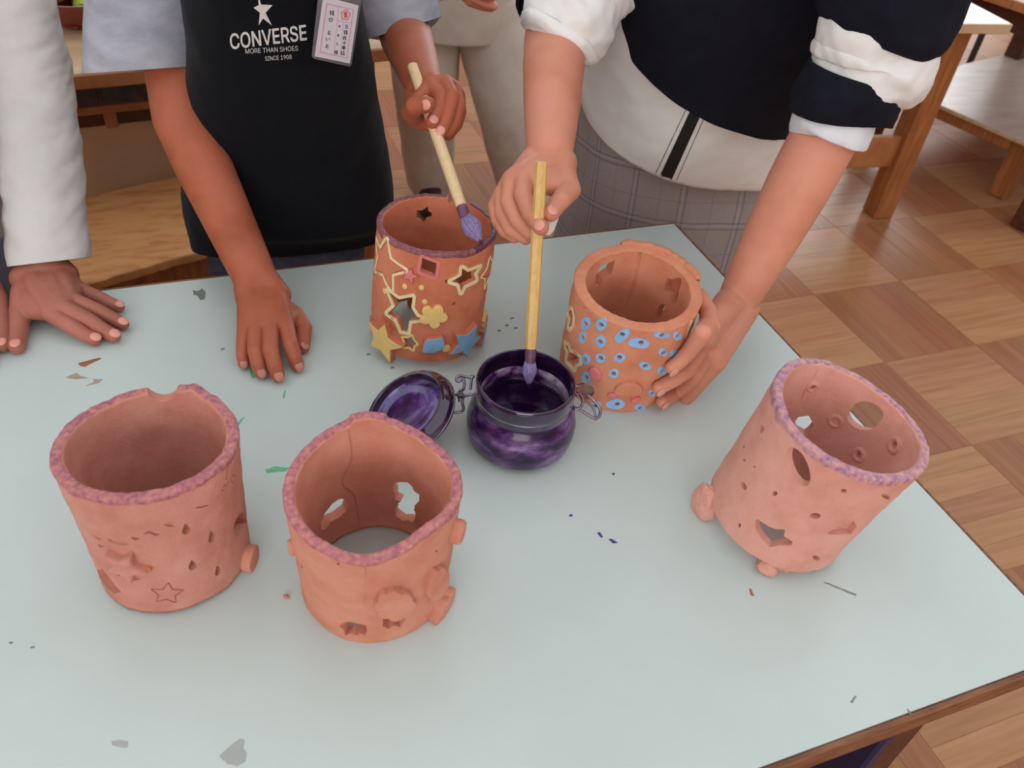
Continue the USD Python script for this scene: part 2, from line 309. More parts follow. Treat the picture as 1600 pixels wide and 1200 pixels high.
for k, (w, i, j, n_) in enumerate(tiles[:290]):
    x0, y1 = FO[0] + i * S_, FO[1] - j * S_; x1, y0 = x0 + S_, y1 - S_
    along_y = (i + j) % 2 == 0
    g = 0.0006
    if n_ and k < 58:
        t = thing('parquet_block', None, None, (0, 0, 0), parent=floor)
        for s in range(5):
            a, b = s * S_ / 5, (s + 1) * S_ / 5; dz = rng.normal(0, 0.00012)
            e0, e1 = (g if s == 0 else .00012), (g if s == 4 else .00012)
            lo, hi = ((x0 + a + e0, y0 + g), (x0 + b - e1, y1 - g)) if along_y else ((x0 + g, y0 + a + e0), (x1 - g, y0 + b - e1))
            obj('strip', rbox((*lo, -0.011), (*hi, dz), 0.0005), 'strip_a' if along_y else 'strip_b', t, smooth=False)
    else:
        obj('parquet_block', rbox((x0 + g, y0 + g, -0.011), (x1 - g, y1 - g, rng.normal(0, .0001)), 0.0006), 'strip_a' if along_y else 'strip_b', floor, smooth=False)
obj('grout', rbox((G0[0], G0[1], -0.0119), (G1[0], G1[1], -0.0020), 0.0003), 'grout_dark', floor, smooth=False)

for nm, lo, hi in (('wall_back', (-5.9, 5.8, 0), (5.9, 5.9, 2.9)), ('wall_front', (-5.9, -5.9, 0), (5.9, -5.8, 2.9)), ('wall_left', (-5.9, -5.8, 0), (-5.8, 5.8, 2.9)), ('wall_right', (5.8, -5.8, 0), (5.9, 5.8, 2.9))):
    obj(nm, rbox(lo, hi, .002), 'wall_paint', None, smooth=False, kind='structure')
# ================================================================== tables
def frame_box(o, ex, ey, lo, hi, b=0.003):
    R = np.stack([ex, ey, A_([0, 0, 1.0])], 1)
    return xf(rbox(lo, hi, b), R, A_([o[0], o[1], 0.0]))
def make_table(label, corner, ex, L, W, top, wood, H=TZ, T=0.026, leg=0.062, inset=(0.07, 0.07), apron=0.075, legs=((0, 0), (1, 0), (0, 1), (1, 1)), edge=None, cat_='table', stretchers=True):
    """corner = near left corner, ex along the length, ey away; built in its own frame"""
    ex = unit([ex[0], ex[1], 0]); ey = A_([-ex[1], ex[0], 0.0])
    o = A_([corner[0], corner[1], 0.0]); t = thing('work_table' if cat_ == 'table' else 'low_bench', label, cat_, o)
    B = lambda lo, hi, b=0.003: frame_box(o, ex, ey, lo, hi, b)
    e = 0.006
    obj('tabletop', B((e - .0002, e - .0002, H - T), (L - e + .0002, W - e + .0002, H), 0.0006), top, t)
    edge = edge or wood
    obj('edge_band', B((0, 0, H - T - .001), (L, e, H - .0006), 0.002), edge, t); obj('edge_band', B((0, W - e, H - T - .001), (L, W, H - .0006), 0.002), edge, t)
    obj('edge_band', B((0, e, H - T - .001), (e, W - e, H - .0006), 0.002), edge, t); obj('edge_band', B((L - e, e, H - T - .001), (L, W - e, H - .0006), 0.002), edge, t)
    a0, a1 = inset
    z1 = H - T - .001; z0 = z1 - apron
    for y in (a1 + .012, W - a1 - .012 - .022): obj('apron', B((a0 + leg, y, z0), (L - a0 - leg, y + .022, z1)), wood, t)
    for x in (a0 + .012, L - a0 - .012 - .022): obj('apron', B((x, a1 + leg, z0), (x + .022, W - a1 - leg, z1)), wood, t)
    for lx, ly in legs:
        x = a0 if lx == 0 else L - a0 - leg; y = a1 if ly == 0 else W - a1 - leg
        obj('leg', B((x, y, 0.0), (x + leg, y + leg, z1), 0.004), 'leg_wood' if wood != 'dark_wood' else wood, t)
    return t, B, z0
# main table: far right corner at the origin, mint top
main, B, z0 = make_table('long work table with a pale mint top carrying the clay pots', (-TL, -TW), (1, 0), TL, TW, 'mint_laminate', 'dark_wood', edge='worn_edge_wood', inset=(0.09, 0.03), leg=0.055)
q = atZ(1415, 1146, 0.59)
obj('leg_panel', rbox((-0.09 - 0.055 - 0.016, -TW + 0.022, 0.06), (-0.09 - 0.055 - 0.0005, -TW + 0.115, 0.60)), 'navy_paint', main, label='navy blue panel on the inside of the leg')
def smear(pxs, mt, name='paint_smear', label=None, t=0.0002):
    pts = [atZ(x, y, TZ)[:2] for x, y in pxs]
    p = Polygon(pts).buffer(0.0004).buffer(-0.0002).segmentize(0.002)
    if p.geom_type != 'Polygon': p = max(p.geoms, key=lambda g: g.area)
    p = Polygon([A_(c) + 0.0007 * (meshkit.noise(A_([c[0] * 300, c[1] * 300, 1.0])) - .5) for c in p.exterior.coords])
    if not p.is_valid: p = p.buffer(0)
    if p.geom_type != 'Polygon': p = max(p.geoms, key=lambda g: g.area)
    obj(name, xf(trimesh.creation.extrude_polygon(p, t, engine='earcut'), None, (0, 0, TZ - 0.00002)), mt, main, smooth=False, label=label)
z32 = lambda L: [(x / 3.2, 360 + y / 3.2) for x, y in L]
smear(z32([(390, 665), (430, 655), (462, 645), (500, 637), (505, 642), (450, 668), (425, 682), (400, 675)]), 'smear_brown', label='brown paint smear')
smear(z32([(330, 735), (380, 715), (402, 728), (445, 740), (380, 744)]), 'smear_tan'); smear(z32([(465, 745), (515, 745), (490, 765), (430, 778), (470, 758)]), 'smear_tan')
smear(z32([(1250, 680), (1262, 685), (1280, 735), (1262, 740), (1252, 712)]), 'smear_green'); smear(z32([(1425, 800), (1430, 803), (1420, 840), (1413, 838)]), 'smear_green')
smear([(371, 663), (376, 655), (382, 652), (378, 657), (374, 664)], 'smear_green'); smear([(415, 734), (430, 729), (452, 731), (446, 736), (430, 737), (417, 739)], 'smear_green')
smear(z32([(965, 300), (990, 305), (1010, 290), (1028, 310), (1022, 345), (1000, 348), (985, 325), (968, 322)]), 'scuff', 'scuff_mark')
smear([(933, 833), (937, 832), (942, 839), (939, 840)], 'smear_purple', 'paint_drop'); smear([(951, 843), (956, 842), (965, 848), (958, 849)], 'smear_purple', 'paint_drop'); smear([(890, 804), (894, 804), (894, 807), (890, 807)], 'smear_purple', 'paint_drop'); smear([(957, 739), (960, 739), (960, 742), (957, 742)], 'smear_purple', 'paint_drop')
g267 = lambda L: [(x / 2.667, 900 + y / 2.667) for x, y in L]
smear(g267([(915, 750), (960, 710), (998, 680), (1017, 684), (1014, 715), (1027, 742), (1020, 775), (985, 793), (950, 782)]), 'smear_grey', 'glue_patch', label='grey dried glue patch')
smear(g267([(465, 688), (500, 686), (532, 690), (530, 714), (495, 712), (470, 706)]), 'smear_grey', 'glue_patch')
smear([(1171, 920), (1174, 921), (1178, 931), (1173, 930)], 'smear_brown'); smear([(1287, 910), (1290, 910), (1338, 929), (1337, 931)], 'scuff', 'scuff_mark'); smear([(1417, 1108), (1420, 1110), (1425, 1117), (1421, 1116)], 'scuff', 'scuff_mark'); smear([(1329, 1097), (1336, 1087), (1338, 1088), (1332, 1098)], 'scuff', 'scuff_mark')
for x, y in ((789, 508), (803, 512), (777, 516), (826, 498), (797, 497), (573, 553), (610, 574), (14, 1004), (48, 1011), (345, 545)):
    smear([(x, y), (x + 5, y - 1), (x + 6, y + 1), (x + 1, y + 2)], 'scuff', 'scuff_mark')

def nav(P, n=2): return A_([P[0], P[1], 0.0])
# table at the back left, its front edge seen between the children
F1, F2 = atZ(105, 119, TZ), atZ(600, 76, TZ)
ex = unit((F2 - F1) * [1, 1, 0]); ey = A_([-ex[1], ex[0], 0]); c0 = F1 - ex * 0.75
LB = float((F2 - c0) @ ex) + 0.06
tb, B, z0 = make_table('wooden table with a worn tan top behind the two children at left', c0, ex, LB, 0.75, 'pale_top', 'table_wood', edge='table_wood', inset=(0.06, 0.05))
obj('tape_strip', B((0.01, 0.028, z0 + .030), (LB - .12, 0.0485, z0 + .074), 0.001), 'dark_wood', tb)
for s, (x, w) in enumerate(((0.66, .075), (0.742, .05), (0.80, .062), (0.87, .075), (0.955, .07), (1.03, .06))): obj('tape_patch', B((x, 0.0245, z0 + .036), (x + w, 0.0285, z0 + .070), 0.0008), 'tape_black', tb, label='black tape patch')
obj('shelf', B((0.09, 0.217, 0.40), (LB - .12, 0.68, 0.415)), 'dark_wood', tb)
obj('lower_panel', B((0.10, 0.20, 0.05), (LB - .12, 0.216, 0.455)), 'tan_board', tb, label='tan plywood panel closing the space under the table')
obj('drawer_rail', B((0.10, 0.14, 0.47), (LB - .12, 0.165, z0 + .03)), 'dark_wood', tb)
obj('rail_block', B((0.80, 0.125, 0.47), (0.825, 0.1395, z0 + .01)), 'table_wood', tb)

# table at the back right and the one beyond it
cR = atZ(1584, 38, TZ); cB = atZ(1511, 0, TZ); eyR = unit((cB - cR) * [1, 1, 0]); exR = A_([eyR[1], -eyR[0], 0])
tr, B, z0 = make_table('wooden table with a glossy white top at upper right', cR - exR * 0.95, exR, 0.95, 0.8, 'white_top', 'table_wood', edge='pale_top', inset=(0.06, 0.06), leg=0.07)
obj('stretcher', B((0.10, 0.085, 0.17), (0.84, 0.108, 0.27)), 'table_wood', tr)
obj('stretcher', B((0.10, 0.66, 0.17), (0.84, 0.683, 0.27)), 'table_wood', tr)
cK = atZ(1600, 22, TZ - .026); dK = unit((atZ(1535, 0, TZ - .026) - cK) * [1, 1, 0]); exK = A_([dK[1], -dK[0], 0])
tk, B, z0 = make_table('dark brown wooden table cut off by the upper right corner', cK - dK * 0.35, exK, 1.1, 0.80, 'table_wood', 'dark_wood', edge='table_wood', inset=(0.06, 0.06))

# low bench on the right
BZ = 0.21
b0, b1 = atZ(1600, 222, BZ), atZ(1470, 165, BZ); dv = unit((b1 - b0) * [1, 1, 0]); exb = A_([dv[1], -dv[0], 0])
near_l = b0 - dv * 0.12
lb, B, z0 = make_table('low wooden bench with a pale plywood top at right edge', near_l, exb, 0.85, float((atZ(1500, 101, BZ) - near_l) @ dv), 'bench_ply', 'table_wood', H=BZ, T=0.012, apron=0.045, inset=(0.02, 0.10), leg=0.06, cat_='bench', edge='pale_top')
print('geo', cR, exR, cK, exK, near_l, exb, dv, BZ)
# chair and seated person's legs far right
ch = thing('chair', 'grey backed chair with dark frame behind the white topped table', 'chair', (*atY(1508, 84, 2.12)[:2], 0))
cp = ORIG[ch]; 
def cb(lo, hi, m_, n_, b=.004): obj(n_, xf(rbox(lo, hi, b), rotz(0.1), (cp[0], cp[1], 0)), m_, ch)
cb((-.20, -.18, .34), (.20, .20, .365), 'chair_frame', 'seat')
zc = atY(1500, 82, 1.95)[2]
cb((-.17, .19, .42), (.17, .205, .70), 'chair_grey', 'backrest', .006)
for sx in (-1, 1):
    cb((sx * .185 - .012, .19, 0), (sx * .185 + .012, .214, .72), 'chair_frame', 'leg'); cb((sx * .185 - .012, -.18, 0), (sx * .185 + .012, -.156, .345), 'chair_frame', 'leg')
cb((-.185, .19, .385), (.185, .21, .42), 'chair_frame', 'crossbar')

# stool behind the table, between the two children at left
SZ = 0.36
s0, s1 = atZ(128, 446, SZ), atZ(310, 396, SZ); exs = unit((s1 - s0) * [1, 1, 0]); eys = A_([-exs[1], exs[0], 0])
s2 = atZ(126, 311, SZ); dep = float((s2 - s0) @ eys) + 0.0
so = A_([s0[0], s0[1], 0]) - exs * 0.0; SL = 0.36
st = thing('stool', 'plywood box stool with a chipped front edge behind the table', 'stool', so)
B = lambda lo, hi, b=0.003: frame_box(so, exs, eys, lo, hi, b)
top = TM(m3.Manifold(m3.Mesh(np.asarray(rbox((0, 0, SZ - .022), (SL, dep, SZ), 0.004).vertices, np.float32), np.asarray(rbox((0, 0, SZ - .022), (SL, dep, SZ), 0.004).faces, np.uint32))).refine_to_length(0.012))
V = np.asarray(top.vertices).copy(); fr = V[:, 1] < 0.006
ch_ = meshkit.fbm(np.stack([V[:, 0] * 45, V[:, 2] * 40, V[:, 0] * 0], 1), 3, 5)
V[fr, 1] += 0.014 * np.clip(ch_[fr] - .42, 0, 1); V[fr & (V[:, 2] > SZ - .006), 2] -= 0.010 * np.clip(ch_[fr & (V[:, 2] > SZ - .006)] - .5, 0, 1)
V[:, 2] += 0.004 * np.sin(V[:, 0] * 9) * (V[:, 1] < dep)
top.vertices = V @ np.stack([exs, eys, A_([0, 0, 1.0])], 1).T + so
obj('seat', top, 'plywood', st, label='chipped plywood seat')
obj('side_panel', B((.02, .025, 0), (.038, dep - .02, SZ - .022)), 'plywood', st); obj('side_panel', B((SL - .038, .025, 0), (SL - .02, dep - .02, SZ - .022)), 'plywood', st)
obj('front_panel', B((.038, .03, .10), (SL - .038, .046, SZ - .022)), 'leg_wood', st); obj('back_panel', B((.038, dep - .04, .10), (SL - .038, dep - .025, SZ - .022)), 'leg_wood', st)

# red bowl on the back left table
bc = atZ(126, 46, TZ); bc = A_([bc[0] + .004, bc[1] + .040, TZ])
bw = thing('bowl', 'red lacquered bowl with white inside on the table at back left', 'bowl', bc)
obj('outer_shell', lathe([(0, .004), (.042, 0), (.046, .003), (.046, .007), (.066, .021), (.088, .043), (.098, .058), (.1005, .061), (.0985, .0608), (0.0955, .058), (0, .018), (0, .004)], bc), 'red_lacquer', bw)
obj('inner_glaze', lathe([(.0998, .062), (.094, .058), (.083, .044), (.06, .026), (.03, .020), (0, .019), (0, .0182), (.06, .0245), (.094, .0565), (.0998, .061), (.0998, .062)], bc), 'white_glaze', bw)
for k in range(5):
    a = k * 1.3; p_ = bc + A_([.045 * math.cos(a), .045 * math.sin(a) + .01, .050 + .006 * (k % 2)])
    lf = trimesh.creation.icosphere(2, 1.0); v = np.asarray(lf.vertices); v = v * [.038, .026, .010] * (0.7 + .6 * meshkit.noise(v * 2.5 + k)[:, None]); lf.vertices = v
    o_ = thing('leaf_piece', ['pale green leaf nearest the rim of the red bowl', 'green leaf at the right in the red bowl', 'green leaf at the back of the red bowl', 'green leaf at the left in the red bowl', 'green leaf lying on top in the red bowl'][k], 'leaf', p_)
    obj('blade', xf(lf, rotz(a) @ A_([[1, 0, 0], [0, .9, -.4], [0, .4, .9]]), p_), 'lettuce', o_)

# ================================================================== clay lanterns
def star_pts(r, n=5, ratio=0.45, rot=0.0):
    return [(r * (1 if k % 2 == 0 else ratio) * math.sin(rot + k * math.pi / n), r * (1 if k % 2 == 0 else ratio) * math.cos(rot + k * math.pi / n)) for k in range(2 * n)]
def flower_pts(r, n=5, amp=0.22, rot=0.0, m=60):
    return [(r * (1 - amp + amp * abs(math.cos(n * t / 2 + rot)) ** 0.7) * math.cos(t), r * (1 - amp + amp * abs(math.cos(n * t / 2 + rot)) ** 0.7) * math.sin(t)) for t in np.arange(m) * 2 * np.pi / m]
def ell_pts(a, b, rot=0.0, m=32):
    c, s = math.cos(rot), math.sin(rot); return [(a * math.cos(t) * c - b * math.sin(t) * s, a * math.cos(t) * s + b * math.sin(t) * c) for t in np.arange(m) * 2 * np.pi / m]
def around(c, pts): return [(c[0] + x, c[1] - y) for x, y in pts]     # local (x right, y up) -> pixels

class Pot:
    def __init__(s, base, rb, rt, H, tx, ty, wall, rim, seed, flat=True, bulge=0.0, z0=TZ):
        s.c0 = A_([base[0], base[1], z0]); s.H, s.rb, s.rt, s.wall, s.seed, s.flat, s.bulge = H, rb, rt, wall, seed, flat, bulge
        s.ax = unit([tx, ty, 1.0]); s.u = unit(np.cross([0, 1, 0], s.ax)); s.v = np.cross(s.ax, s.u)
        th = np.radians([a for a, r in rim]); rr = A_([r for a, r in rim])
        B = np.stack([np.ones_like(th)] + [f(k * th) for k in (1, 2, 3, 4) for f in (np.cos, np.sin)], 1)
        W = np.diag([0] + [3e-2 * k * k for k in (1, 2, 3, 4) for _ in (0, 1)]) * len(th) * .3
        s.co = np.linalg.solve(B.T @ B + W, B.T @ rr)
        s.notches = []; s.dh = None
    def rim_r(s, th):
        th = np.asarray(th); B = np.stack([np.ones_like(th)] + [f(k * th) for k in (1, 2, 3, 4) for f in (np.cos, np.sin)], -1); return B @ s.co
    def R(s, th, h):
        t = np.clip(h / s.H, 0, 1.05); w = t ** 1.6 if s.seed != 4 else t
        return s.rb * (1 - w) + s.rim_r(th) * w + s.bulge * np.sin(np.pi * np.clip(t, 0, 1))
    def at(s, th, h, w=0.0):
        th, h, w = np.broadcast_arrays(np.asarray(th, float), np.asarray(h, float), np.asarray(w, float))
        r = (s.R(th, h) + w)[..., None]
        return s.c0 + h[..., None] * s.ax + r * (np.cos(th)[..., None] * s.u + np.sin(th)[..., None] * s.v)
    def lump(s, th, h):
        q = np.stack([np.cos(th) * 2.6, np.sin(th) * 2.6, h * 38 * np.ones_like(th)], -1); return 0.0030 * (meshkit.fbm(q, 3, s.seed) - .5) + 0.0010 * (meshkit.fbm(q * 6, 3, s.seed + 9) - .5)
    def inv(s, X):
        d = A_(X) - s.c0; h = d @ s.ax; a, b = d @ s.u, d @ s.v
        return np.arctan2(b, a), h, np.hypot(a, b)
    def pick(s, x, y, far=False):
        t = np.linspace(.3, 1.8, 1600); X = CAM + ray(x, y) * t[:, None]; th, h, r = s.inv(X)
        g = r - s.R(th, h) + (s.wall if far else 0.0)
        idx = np.nonzero((g[:-1] > 0) & (g[1:] <= 0))[0] if not far else np.nonzero((g[:-1] <= 0) & (g[1:] > 0))[0]
        if len(idx) == 0: i = int(np.argmin(np.abs(g)))
        else:
            ok = [i for i in idx if -.05 < h[i] < s.H + .06] or list(idx); i = ok[0] if not far else ok[-1]
            e = g[i] / (g[i] - g[i + 1]); thp, hp_, _ = s.inv(X[i] + (X[i + 1] - X[i]) * e); return float(thp), float(hp_)
        return float(th[i]), float(h[i])
    def poly(s, pxs, far=False):
        a = [s.pick(x, y, far) for x, y in pxs]; th = np.unwrap([q[0] for q in a])
        P = Polygon([(t * s.rt, q[1]) for t, q in zip(th, a)])
        if not P.is_valid: P = P.buffer(0)
        if P.geom_type != 'Polygon': P = max(P.geoms, key=lambda g: g.area)
        return P
    def tunnel(s, pxs):
        """a hole in the far wall: what shows through it is what both its mouths leave free, so it runs on downwards"""
        P = s.poly(pxs, True); from shapely.ops import unary_union; from shapely.affinity import translate
        return unary_union([translate(P, 0, -k * s.wall * .95 / 6).buffer(.0008) for k in range(7)])
    def local(s, px, pts, far=False, grow=1.0):
        """a shape in metres about the surface point seen at the pixel px (x right as seen from outside, y up)"""
        th, h = s.pick(*px, far); return Polygon([(th * s.rt + x * grow, h + y * grow) for x, y in pts])
    def prism(s, P, w0, w1, seg=0.0025):
        P = P.segmentize(seg)
        m = trimesh.creation.extrude_polygon(P, 1.0, engine='earcut'); v = np.asarray(m.vertices)
        m.vertices = s.at(v[:, 0] / s.rt, v[:, 1], w0 + v[:, 2] * (w1 - w0)); return m
    def pad(s, P, t, bev=0.0012, base=-0.0015, seed=0, top=None):
        """raised piece with a rounded edge, domed slightly (star-shaped outlines)"""
        P = P.segmentize(0.0018); c = A_(P.representative_point().coords[0]) if not P.contains(P.centroid) else A_(P.centroid.coords[0])
        ring = A_(P.exterior.coords)[:-1]
        if Polygon(ring).exterior.is_ccw is False: ring = ring[::-1]
        d = ring - c; L = np.linalg.norm(d, axis=1, keepdims=True)
        lay = [(1.0, base), (1.0, t - bev)] + [(1 - (bev / L) * (1 - math.cos(q)), t - bev + bev * math.sin(q)) for q in (.6, 1.1, 1.57)] + [(0.55, t + .0002)]
        V = []; n = len(ring)
        for f, w in lay:
            p = c + d * f; w_ = w + (0.0008 * (meshkit.noise(np.stack([p[:, 0] * 300, p[:, 1] * 300, np.full(n, seed + .5)], 1)) - .5) if w > 0 else 0)
            V.append(s.at(p[:, 0] / s.rt, p[:, 1], w_))
        V = np.vstack(V + [s.at(A_([c[0] / s.rt]), A_([c[1]]), A_([t + .0003]))]); F = []; V[:, 2] = np.maximum(V[:, 2], TZ + .0003)
        for i in range(len(lay) - 1):
            for j in range(n): k = (j + 1) % n; F += [[i * n + j, i * n + k, (i + 1) * n + k], [i * n + j, (i + 1) * n + k, (i + 1) * n + j]]
        F += [[(len(lay) - 1) * n + j, (len(lay) - 1) * n + (j + 1) % n, len(V) - 1] for j in range(n)]
        m = trimesh.Trimesh(V, F, process=False); return m
    def film(s, P, w=0.0006, base=-0.001):
        P = P.segmentize(.0018); out = []
        for g in getattr(P, 'geoms', [P]):
            m = trimesh.creation.extrude_polygon(g, 1.0, engine='earcut'); v = np.asarray(m.vertices); th, h = v[:, 0] / s.rt, v[:, 1]
            m.vertices = s.at(th, h, base + v[:, 2] * (w - base) + s.lump(th, h)); out.append(m)
        return cat(*out)
    def build(s, cuts, top=None, nt=256, nz=46):
        th = np.arange(nt) * 2 * np.pi / nt
        loop = []; b = 0.0022
        for h in np.linspace(0, 1, nz): loop.append((h, 0.0, 0))
        for q in np.linspace(0.2, 1.45, 4): loop.append((1.0, -b * (1 - math.cos(q)), b * math.sin(q)))
        for f in (0.35, 0.65): loop.append((1.0, -b - f * (s.wall - 2 * b), b))
        for q in np.linspace(1.45, 0.2, 4): loop.append((1.0, -s.wall + b * (1 - math.cos(q)), b * math.sin(q)))
        for h in np.linspace(1, 0, nz - 10): loop.append((h, -s.wall, 0))
        loop.append((0.0, -s.wall * .5, 0.0))
        top_h = np.zeros(nt) if top is None else top(th)
        top_h = top_h + 0.0035 * (meshkit.fbm(np.stack([np.cos(th) * 3, np.sin(th) * 3, np.full(nt, s.seed * 1.7)], 1), 3, s.seed) - .5) + .0016 * (meshkit.noise(np.stack([np.cos(th) * 12, np.sin(th) * 12, np.full(nt, s.seed * 2.1)], 1), 3) - .5)
        s.top_h = top_h
        V = []
        for hf, w, dz in loop:
            h = hf * (s.H - b + top_h) + dz
            c, sn = np.cos(th), np.sin(th)
            q = np.stack([c * 2.6, sn * 2.6, h * 38 + (w < -.003) * 9], 1)
            lump = 0.0030 * (meshkit.fbm(q, 3, s.seed) - .5) + 0.0010 * (meshkit.fbm(q * 6, 3, s.seed + 9) - .5)
            V.append(s.at(th, h, w + lump * (1 if w > -.003 else .6)))
        V = np.vstack(V); L = len(loop)
        i, j = np.meshgrid(np.arange(L), np.arange(nt), indexing='ij'); i2, j2 = (i + 1) % L, (j + 1) % nt
        a, b_, c_, d_ = i * nt + j, i * nt + j2, i2 * nt + j2, i2 * nt + j
        F = np.vstack([np.stack([a, b_, c_], -1).reshape(-1, 3), np.stack([a, c_, d_], -1).reshape(-1, 3)])
        m = trimesh.Trimesh(V, F, process=False)
        if m.volume < 0: m.invert()
        if s.flat: v = np.asarray(m.vertices).copy(); v[:, 2] = np.maximum(v[:, 2], TZ + .0002); m.vertices = v
        body = MF(m); K = []
        for c in cuts:
            mm = c.copy(); mm.merge_vertices()
            if mm.volume < 0: mm.invert()
            k = MF(mm)
            if k.status() == m3.Error.NoError and k.volume() > 0: K.append(k)
            else: print('bad cutter', s.seed, k.status())
        if K: body = body - m3.Manifold.batch_boolean(K, m3.OpType.Add)
        s.body = TM(body); return s.body
    def rim_film(s, down=0.004, t=0.0004, ragged=0.004, inner=0.0008, skip=()):
        """a thin coat of glaze lying over the rim, its lower edge ragged"""
        nt = 320; th = np.arange(nt) * 2 * np.pi / nt; b = 0.0022
        top_h = np.interp(th, np.arange(257) * 2 * np.pi / 256, np.r_[s.top_h, s.top_h[0]])
        low = down * .35 + ragged * np.clip(meshkit.fbm(np.stack([np.cos(th) * 6, np.sin(th) * 6, np.full(nt, s.seed + .3)], 1), 4, s.seed + 3) - .32, 0, 1) * 1.6
        inn = s.wall * .995 - s.wall * .16 * meshkit.fbm(np.stack([np.cos(th) * 7, np.sin(th) * 7, np.full(nt, s.seed + 7.3)], 1), 4, s.seed + 5)
        rows = []
        for f in (1.0, .5, 0.0): rows.append((s.H - b + top_h - low * f, np.full(nt, t)))
        for q in (0.4, 0.9, 1.4): rows.append((s.H - b + top_h + (b + t) * math.sin(q), -b * (1 - math.cos(q)) + t * math.cos(q)))
        for f in (.3, .6, .9, 1.0): rows.append((s.H + top_h + t * (1 if f < 1 else -1.5), -b - f * (inn - b)))
        V = []
        for h, w in rows:
            hh = h; q = np.stack([np.cos(th) * 2.6, np.sin(th) * 2.6, np.minimum(hh, s.H - b + top_h) * 38], 1)
            lump = 0.0030 * (meshkit.fbm(q, 3, s.seed) - .5) + 0.0010 * (meshkit.fbm(q * 6, 3, s.seed + 9) - .5)
            V.append(s.at(th, hh, w + lump))
        V = np.vstack(V); F = []; L = len(rows)
        for i in range(L - 1):
            for j in range(nt):
                a0 = math.degrees(th[j])
                if any(lo <= a0 <= hi for lo, hi in skip): continue
                k = (j + 1) % nt; F += [[i * nt + j, i * nt + k, (i + 1) * nt + k], [i * nt + j, (i + 1) * nt + k, (i + 1) * nt + j]]
        m = trimesh.Trimesh(V, F, process=False); m.remove_unreferenced_vertices(); return m
def bump_at(th, c, w, a):
    d = (th - c + np.pi) % (2 * np.pi) - np.pi; return a * np.exp(-(d / w) ** 2)
def step_at(th, lo, hi, a, soft=.02):
    d = (th - lo) % (2 * np.pi); w = (hi - lo) % (2 * np.pi); return a * np.clip(d / soft, 0, 1) * np.clip((w - d) / soft, 0, 1)
THRU = (-0.022, 0.008)
CB = 0.005

# ---- pot 1, front left: notched rim
P1 = Pot((-.7543, -.4364), .0637, .0701, .1366, -.0029, .0649, .0098, [(-177.7, .0714), (-141.7, .0698), (-104.3, .0692), (-71.6, .07), (-37.7, .0716), (.6, .0695), (36.4, .0698), (66.5, .0727), (94.1, .0698), (126.3, .0676)], 1)
z1 = lambda L: [(40 + x / 2.857, 560 + y / 2.857) for x, y in L]
t1 = thing('clay_pot', 'terracotta pot with a rounded notch in its purple rim, front left', 'clay pot', P1.c0, 'handmade terracotta lantern pots')
cuts = []
th, h = P1.pick(251, 607, True)
cuts.append(P1.prism(Polygon([(th * P1.rt + x, P1.H + .004 + y) for x, y in ell_pts(.0135, .0145)]), -.03, .02))
for px, w, hh in (((717, 765), .0062, .0105), ((830, 798), .0062, .011), ((745, 925), .0065, .0100), ((858, 948), .0062, .0095)):
    cuts.append(P1.prism(P1.local(z1([px])[0], [(0, hh * .62), (w * .32, hh * .2), (w * .5, -hh * .12), (w * .36, -hh * .38), (0, -hh * .46), (-w * .36, -hh * .38), (-w * .5, -hh * .12), (-w * .32, hh * .2)]).buffer(.0006), *THRU))
cuts.append(P1.prism(P1.poly(z1(around((962, 738), ell_pts(27, 58, -.38)))), *THRU))
cuts.append(P1.prism(P1.poly(z1([(315, 942), (345, 945), (372, 980), (425, 1040), (395, 1047), (350, 1012), (325, 975)])).buffer(.0006), -.006, .008))
S1 = P1.local(z1([(632, 1050)])[0], star_pts(.0135, 5, .5, .25)).buffer(.001)
cuts.append(P1.prism(S1.difference(S1.buffer(-.0012)), -.0010, .006))
for L in ([(365, 805), (400, 815), (455, 825), (450, 835), (405, 830), (375, 818)], [(470, 800), (490, 797), (510, 803), (490, 810)], [(525, 785), (550, 770), (600, 785), (580, 792), (553, 780)], [(300, 790), (318, 800), (336, 808), (318, 806)], [(472, 995), (490, 975), (512, 985), (485, 990)], [(620, 745), (640, 738), (662, 750), (640, 752)], [(760, 668), (790, 660), (818, 655), (790, 668)], [(320, 832), (345, 838), (330, 846)], [(905, 480), (912, 480), (900, 540), (895, 540)]):
    cuts.append(P1.prism(P1.poly(z1(L)).buffer(.0003), -.0018, .006))
for px, r in (((928, 538), .0036), ((885, 578), .0028), ((960, 495), .003), ((412, 960), .0026), ((455, 968), .0026), ((962, 622), .0025)):
    Q = P1.local(z1([px])[0], ell_pts(r, r)); cuts.append(P1.prism(Q.difference(Q.buffer(-.001)), -.0009, .006))
body = P1.build(cuts, lambda th: bump_at(th, P1.pick(281, 600, True)[0] - .15, .12, .004))
obj('pot_wall', body, 'clay_pink', t1, smooth=40)
th0 = math.degrees(P1.pick(251, 607, True)[0]) % 360
obj('rim_glaze', P1.rim_film(skip=((th0 - 11.5, th0 + 11.5),)), 'rim_purple', t1, smooth=True, label='purple glaze brushed over the rim')
obj('star_applique', P1.pad(P1.local(z1([(452, 915)])[0], star_pts(.0170, 5, .5, .5)).buffer(.001), .0075, .003), 'clay_pink', t1, smooth=50)
obj('clay_lump', P1.pad(P1.local(z1([(540, 935)])[0], ell_pts(.0045, .0035)), .004, .002), 'clay_orange', t1, smooth=50)
obj('disc_applique', P1.pad(P1.local(z1([(985, 890)])[0], ell_pts(.0125, .0125)), .0085, .0012), 'clay_mid', t1, smooth=50)

